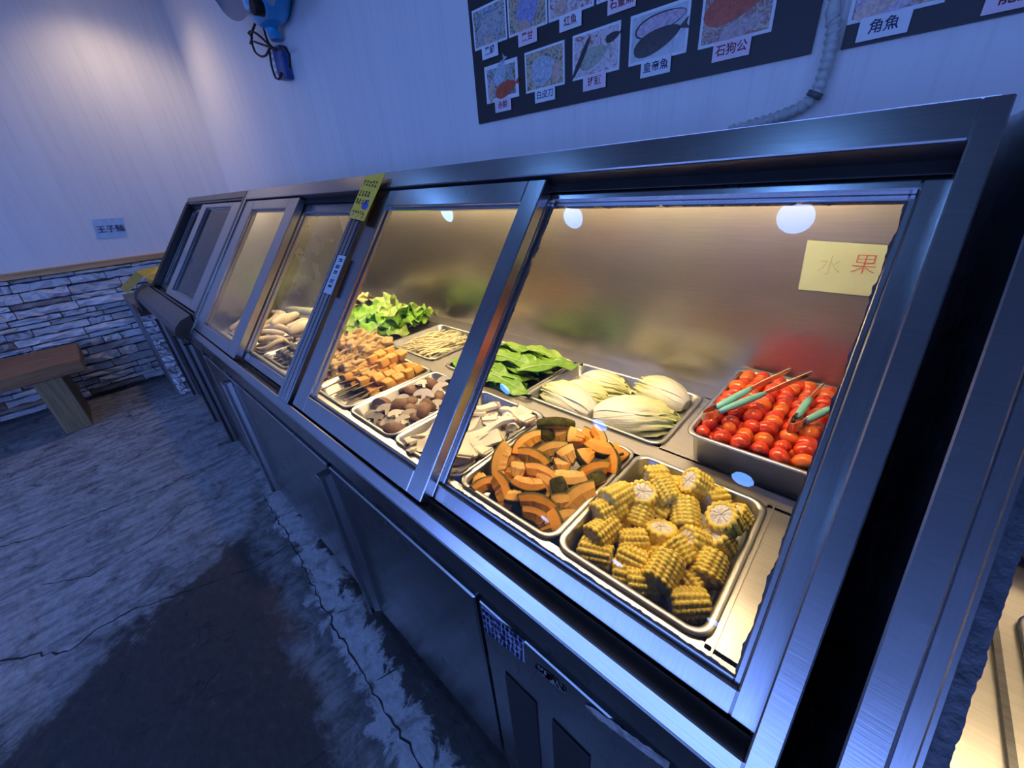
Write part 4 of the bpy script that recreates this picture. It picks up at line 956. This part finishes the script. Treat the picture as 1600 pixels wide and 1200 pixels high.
rank_labels(lt,'','the black tray',3)
YL_=[leaf_mesh('cabbage_leaf',.12,.10,.012,.02,i+20,M['yel'],6) for i in range(4)]; yl=[]
for k,(u,v,h,ang) in enumerate([(540,505,.02,20),(548,495,.04,-20),(552,482,.07,40),(556,472,.09,10),(562,468,.08,-40),(570,476,.07,30),(545,488,.06,90),(538,498,.05,140),(530,490,.06,10),(565,482,.05,60)]):
    z=T_yell[4]+h; p=atz(u,v,z); p.x=max(-2.0,min(-1.72,p.x)); p.y=max(.68,min(.90,p.y)); me,ri=YL_[k%4]; o=place('cabbage_leaf',me,[('midrib',ri)],p,yq(math.radians(ang),rnd.uniform(-.4,.2),rnd.uniform(-.4,.4)),1.05,'leaf','pale cabbage leaves'); yl.append((o,p.x,p.y,'pale yellow cabbage leaf'))
rank_labels(yl,'','the back left tray',2)
CH=[leaf_mesh('green_leaf',.21,.056,.0075,.012,i+40,M['choy'] if i%3 else M['choy2'],7) for i in range(6)]; ch=[]
for k in range(42):
    lay_=k//8; x=-.785+rnd.uniform(-.065,.062); y=.686+.205*((k%8)/7)+rnd.uniform(-.012,.012); z=T_green[4]+.008+.007*lay_+.006*math.sin((y-.66)*12)
    me,ri=CH[k%6]; o=place('green_leaf',me,[('midrib',ri)],(x,y,z),yq(rnd.uniform(-.35,.25),rnd.uniform(-.10,.05),rnd.uniform(-.35,.35)),rnd.uniform(.9,1.15),'leaf','flat green leaves'); ch.append((o,x,y,'flat green leaf'))
for (u,v,h,ang) in ((790,600,.045,-25),(860,575,.050,8),(800,565,.060,-12)):
    p=atz(u,v,T_green[4]+h); me,ri=CH[1]; o=place('green_leaf',me,[('midrib',ri)],p,yq(math.atan2(*(img_dir(u,v,ang,.76).yx)),.08,.15),.95,'leaf','flat green leaves'); ch.append((o,p.x,p.y,'flat top leaf'))
rank_labels(ch,'','the green leaf tray',4)

# thin mushroom strands
M['enoki']=plain('pale_yellow_strand',(.95,.83,.52),.5,vary=.1)
def strand(L,r,b,seed):
    r2=random.Random(seed); mb=MB(); n=6; mb.tube([(-L/2+L*i/n,b*math.sin(PI*i/n)+r2.uniform(-.001,.001),r2.uniform(-.001,.001)) for i in range(n+1)],r,5); return mb.mesh('mushroom_strand',M['enoki'])
EN=[strand(.10,.0026,.008,1),strand(.085,.0032,-.006,2),strand(.11,.0024,.004,3),strand(.07,.0030,.01,4)]
for k in range(210):
    a=rnd.uniform(-1,1); b_=rnd.uniform(-1,1); x=-1.135+.085*a; y=.785+.070*b_; top=.036*(1-.55*a*a-.35*b_*b_)+.016
    z=T_enok[4]+.006+top*rnd.random()**.6
    place('mushroom_strand',rnd.choice(EN),[],(x,y,z),yq(1.05+rnd.gauss(0,.28)+(.9 if k%17==0 else 0),rnd.uniform(-.12,.12),rnd.uniform(0,6)),1,'mushroom','thin mushroom strands')['label']='thin pale yellow mushroom strand heaped in the tray behind the tofu'

# napa cabbage halves
def napa_mat():
    m,nt,b=new_mat('napa_cabbage'); tc=N(nt,'ShaderNodeTexCoord'); sx=N(nt,'ShaderNodeSeparateXYZ'); nt.links.new(tc.outputs['Object'],sx.inputs[0])
    f=nz(nt,coords(nt,(.35,6,6)),22,4,.6,.3); ma=N(nt,'ShaderNodeMath',operation='MULTIPLY_ADD'); ma.inputs[1].default_value=.14; nt.links.new(f,ma.inputs[0]); nt.links.new(sx.outputs['X'],ma.inputs[2])
    mp=N(nt,'ShaderNodeMapRange'); mp.inputs['From Min'].default_value=-.01; mp.inputs['From Max'].default_value=.17; nt.links.new(ma.outputs[0],mp.inputs[0])
    nt.links.new(ramp(nt,mp.outputs[0],[(0,(.92,.91,.84)),(.34,(.90,.88,.70)),(.6,(.84,.84,.48)),(1,(.72,.76,.30))]),b.inputs['Base Color']); b.inputs['Roughness'].default_value=.4; bump(nt,b,f,.5,.004); return m
M['napa']=napa_mat(); M['napaleaf']=leaf_mat('yellow_green_napa_leaf',(.55,.60,.18),(.74,.74,.36))
def napa_mesh(L,Wd,H,seed):
    prof=lambda u: math.sin(min(1,(u*.96+.05))*PI)**.5*(1-.22*u)
    L_=[]; nx,nj=18,24
    for i in range(nx+1):
        u=i/nx; k=prof(u)*.88; L_.append([(-L/2+L*.96*u,Wd/2*k*math.cos(PI*j/nj),H*k*math.sin(PI*j/nj)) for j in range(nj+1)])
    mb=MB(); mb.loops(L_,0,True,True,True,closed=False); mb.add([r_[0] for r_ in L_]+[r_[-1] for r_ in L_][::-1],[tuple(range(2*nx+2))]); m=mb.mesh('napa_cabbage_half',M['napa'])
    ch=[]; r2=random.Random(seed)
    for q,(ac,aw,u1,off) in enumerate([(.50,.46,1.02,.93),(.20,.40,1.0,.96),(.80,.40,1.0,.96),(.36,.40,.96,1.00),(.66,.42,.94,1.02),(.10,.34,.90,1.03),(.90,.34,.88,1.03),(.50,.44,.84,1.06)]):
        def lf(u,v,ac=ac,aw=aw,u1=u1,off=off,q=q):
            e=abs(2*v-1); uu=u*(u1-.07*e*e+.03*math.sin(11*v+q)); w_=.55+.45*math.sin(min(1,u*1.1)*PI*.62); a=PI*(ac+aw*w_*(v-.5)); a=max(.02,min(PI-.02,a))
            rf=max(0,u-.35)/.65; rib=.048*abs(math.sin(9*PI*v+1.5*u))*(1-.5*rf)
            rad=prof(min(1,uu))*off*(1-rib)+rf*(.085*math.sin(19*v+7*u+q*2)+.11*noise.noise(Vector((u*8,v*9,seed*3+q))))*(.35+.65*e)+rf*.05*noise.noise(Vector((u*26,v*26,seed+q)))
            if u>.9: rad+=.05*(u-.9)*10*(.5+.5*math.sin(23*v+q))
            return (-L/2+L*uu+.006*rf*math.sin(17*v+q),Wd/2*rad*math.cos(a),max(.0005,H*rad*math.sin(a)))
        mb=MB(); mb.grid(lf,22,20); ch.append(('leaf',mb.mesh('leaf',M['napa'])))
    return m,ch
NP=[napa_mesh(.165,.108,.056,1),napa_mesh(.175,.118,.060,2),napa_mesh(.20,.140,.066,3)]
for (bx,by,tx,ty,k,h,lab) in [(855,425,600,285,0,.026,'napa cabbage half with white ribs at the front left of its tray'),(715,290,950,345,0,.034,'napa cabbage half in the middle left of its tray'),(815,225,1065,290,0,.030,'napa cabbage half at the back left of its tray'),(890,440,1340,470,2,.022,'largest napa cabbage half, white ribs facing the glass'),(1385,370,1110,250,1,.026,'napa cabbage half at the back right of its tray')]:
    zf=T_cab[4]; A=atz(680+bx*.2833,520+by*.2833,zf+h); B=atz(680+tx*.2833,520+ty*.2833,zf+h); c=(A+B)/2; c.z=zf+.003+(.012 if k==0 and h>.03 else 0); d=B-A; d.z=0
    L0=(.155,.165,.185)[k]; o=place('napa_cabbage_half',NP[k][0],NP[k][1],c,yq(math.atan2(d.y,d.x)),max(.8,min(1.25,d.length/L0)),'cabbage','napa cabbage halves'); o['label']=lab

# cherry tomatoes
M['tom']=plain('red_cherry_tomato',(.74,.055,.012),.2,vary=.25,scale=20,coords_kind='Object'); M['tom2']=plain('orange_red_cherry_tomato',(.80,.15,.015),.2,vary=.25,scale=20)
TM=[blob('cherry_tomato',.0172,.0140,.0140,1,.10,30,i,M['tom'] if i%3 else M['tom2'],16,12) for i in range(6)]
zt=T_tom[4]
for lay_ in range(3):
    for i in range(7):
        for j in range(11):
            x=-.168+.0298*i+(.012 if lay_%2 else 0)+rnd.uniform(-.004,.004); y=.678+.0282*j+(.012 if lay_%2 else 0)+rnd.uniform(-.004,.004)
            if x>.018 or y>.966 or (lay_==0 and 0<i<6 and 0<j<10): continue
            z=zt+.016+.0215*lay_+rnd.uniform(-.002,.004)+(.010*math.sin((j+.5)/11*PI)*lay_/2)
            q=yq(rnd.uniform(0,6),rnd.uniform(-.6,.6),rnd.uniform(0,6)); place('cherry_tomato',rnd.choice(TM),[],(x,y,z),q,rnd.uniform(.86,1.12),'tomato','cherry tomatoes in the pan')['label']=f"cherry tomato in the {('bottom','middle','top')[lay_]} layer, {ORD[i]} from left in the {ORD[j]} row from the front"

# tongs with mint grips lying on the tomatoes
M['mint']=plain('mint_green_grip',(.20,.52,.46),.35,vary=.05); M['polish']=steel('polished_tongs_steel',(.66,.66,.66),.18,(20,20,20),.06)
def strip(mb,path,w,th,up=(0,0,1)):
    P=[Vector(p) for p in path]; L=[]
    for i,p in enumerate(P):
        d=(P[min(i+1,len(P)-1)]-P[max(0,i-1)]).normalized(); u_=Vector(up); u_=(u_-d*u_.dot(d)).normalized(); s_=d.cross(u_)
        ww=w[i] if isinstance(w,list) else w; L.append([p+u_*ww/2*a+s_*th/2*b for a,b in ((-1,-1),(1,-1),(1,1),(-1,1))])
    mb.loops(L,0,False,True,True)
def tongs(bend, arms, label, w=.016):
    b=atz(*bend[:2],bend[2]); t=thing('tongs',b,label,'tongs'); ends=[]
    A=[[atz(*q) for q in a] for a in arms]
    m=(A[0][0]+A[1][0])/2; back=(m-(A[0][-1]+A[1][-1])/2).normalized(); sd=(A[0][0]-A[1][0])*.5
    path=[m+sd*math.cos(PI*k/12)*1.25+back*math.sin(PI*k/12)*.032 for k in range(13)]
    mb=MB(); strip(mb,[A[0][0]]+path+[A[1][0]],w,.0012); part('spring_bend',mb,M['polish'],t,'bare steel spring bend')
    for a in A:
        mb=MB(); strip(mb,[a[0],a[1],a[1].lerp(a[2],.5),a[2]],[w*.5,w*.55,w*.75,w*.6],.0016); part('arm',mb,M['polish'],t)
        mb=MB(); d=(a[1]-a[0]); mb.tube([a[0]+d*k/6 for k in range(7)],[.0042,.0062,.0066,.0066,.0066,.0062,.0040],10); part('grip',mb,M['mint'],t,'mint green grip')
tongs((1102,646,.850),[[(1118,637,.850),(1174,607,.868),(1234,578,.884)],[(1122,644,.848),(1196,614,.866),(1268,583,.884)]],'large steel tongs with mint grips lying left on the tomatoes')
tongs((1242,662,.842),[[(1244,653,.846),(1266,622,.860),(1286,602,.868)],[(1257,659,.846),(1300,637,.860),(1332,618,.868)]],'second steel tongs with mint grips stuck in the tomatoes at the right',.022)
# the near corner of a tray in the next case
tray(.226,.57,.34,.61,'empty steel tray in the next case at the right edge',.05,.7585)
bl=blob('navy_bundle',.04,.045,.03,.7,.5,25,77,plain('navy_plastic_film',(.02,.03,.10),.3,vary=.3)); o=link('navy_bundle',bl,None,(.272,.735,.781)); props(o,'dark navy plastic bundle behind the tray in the next case','bundle')
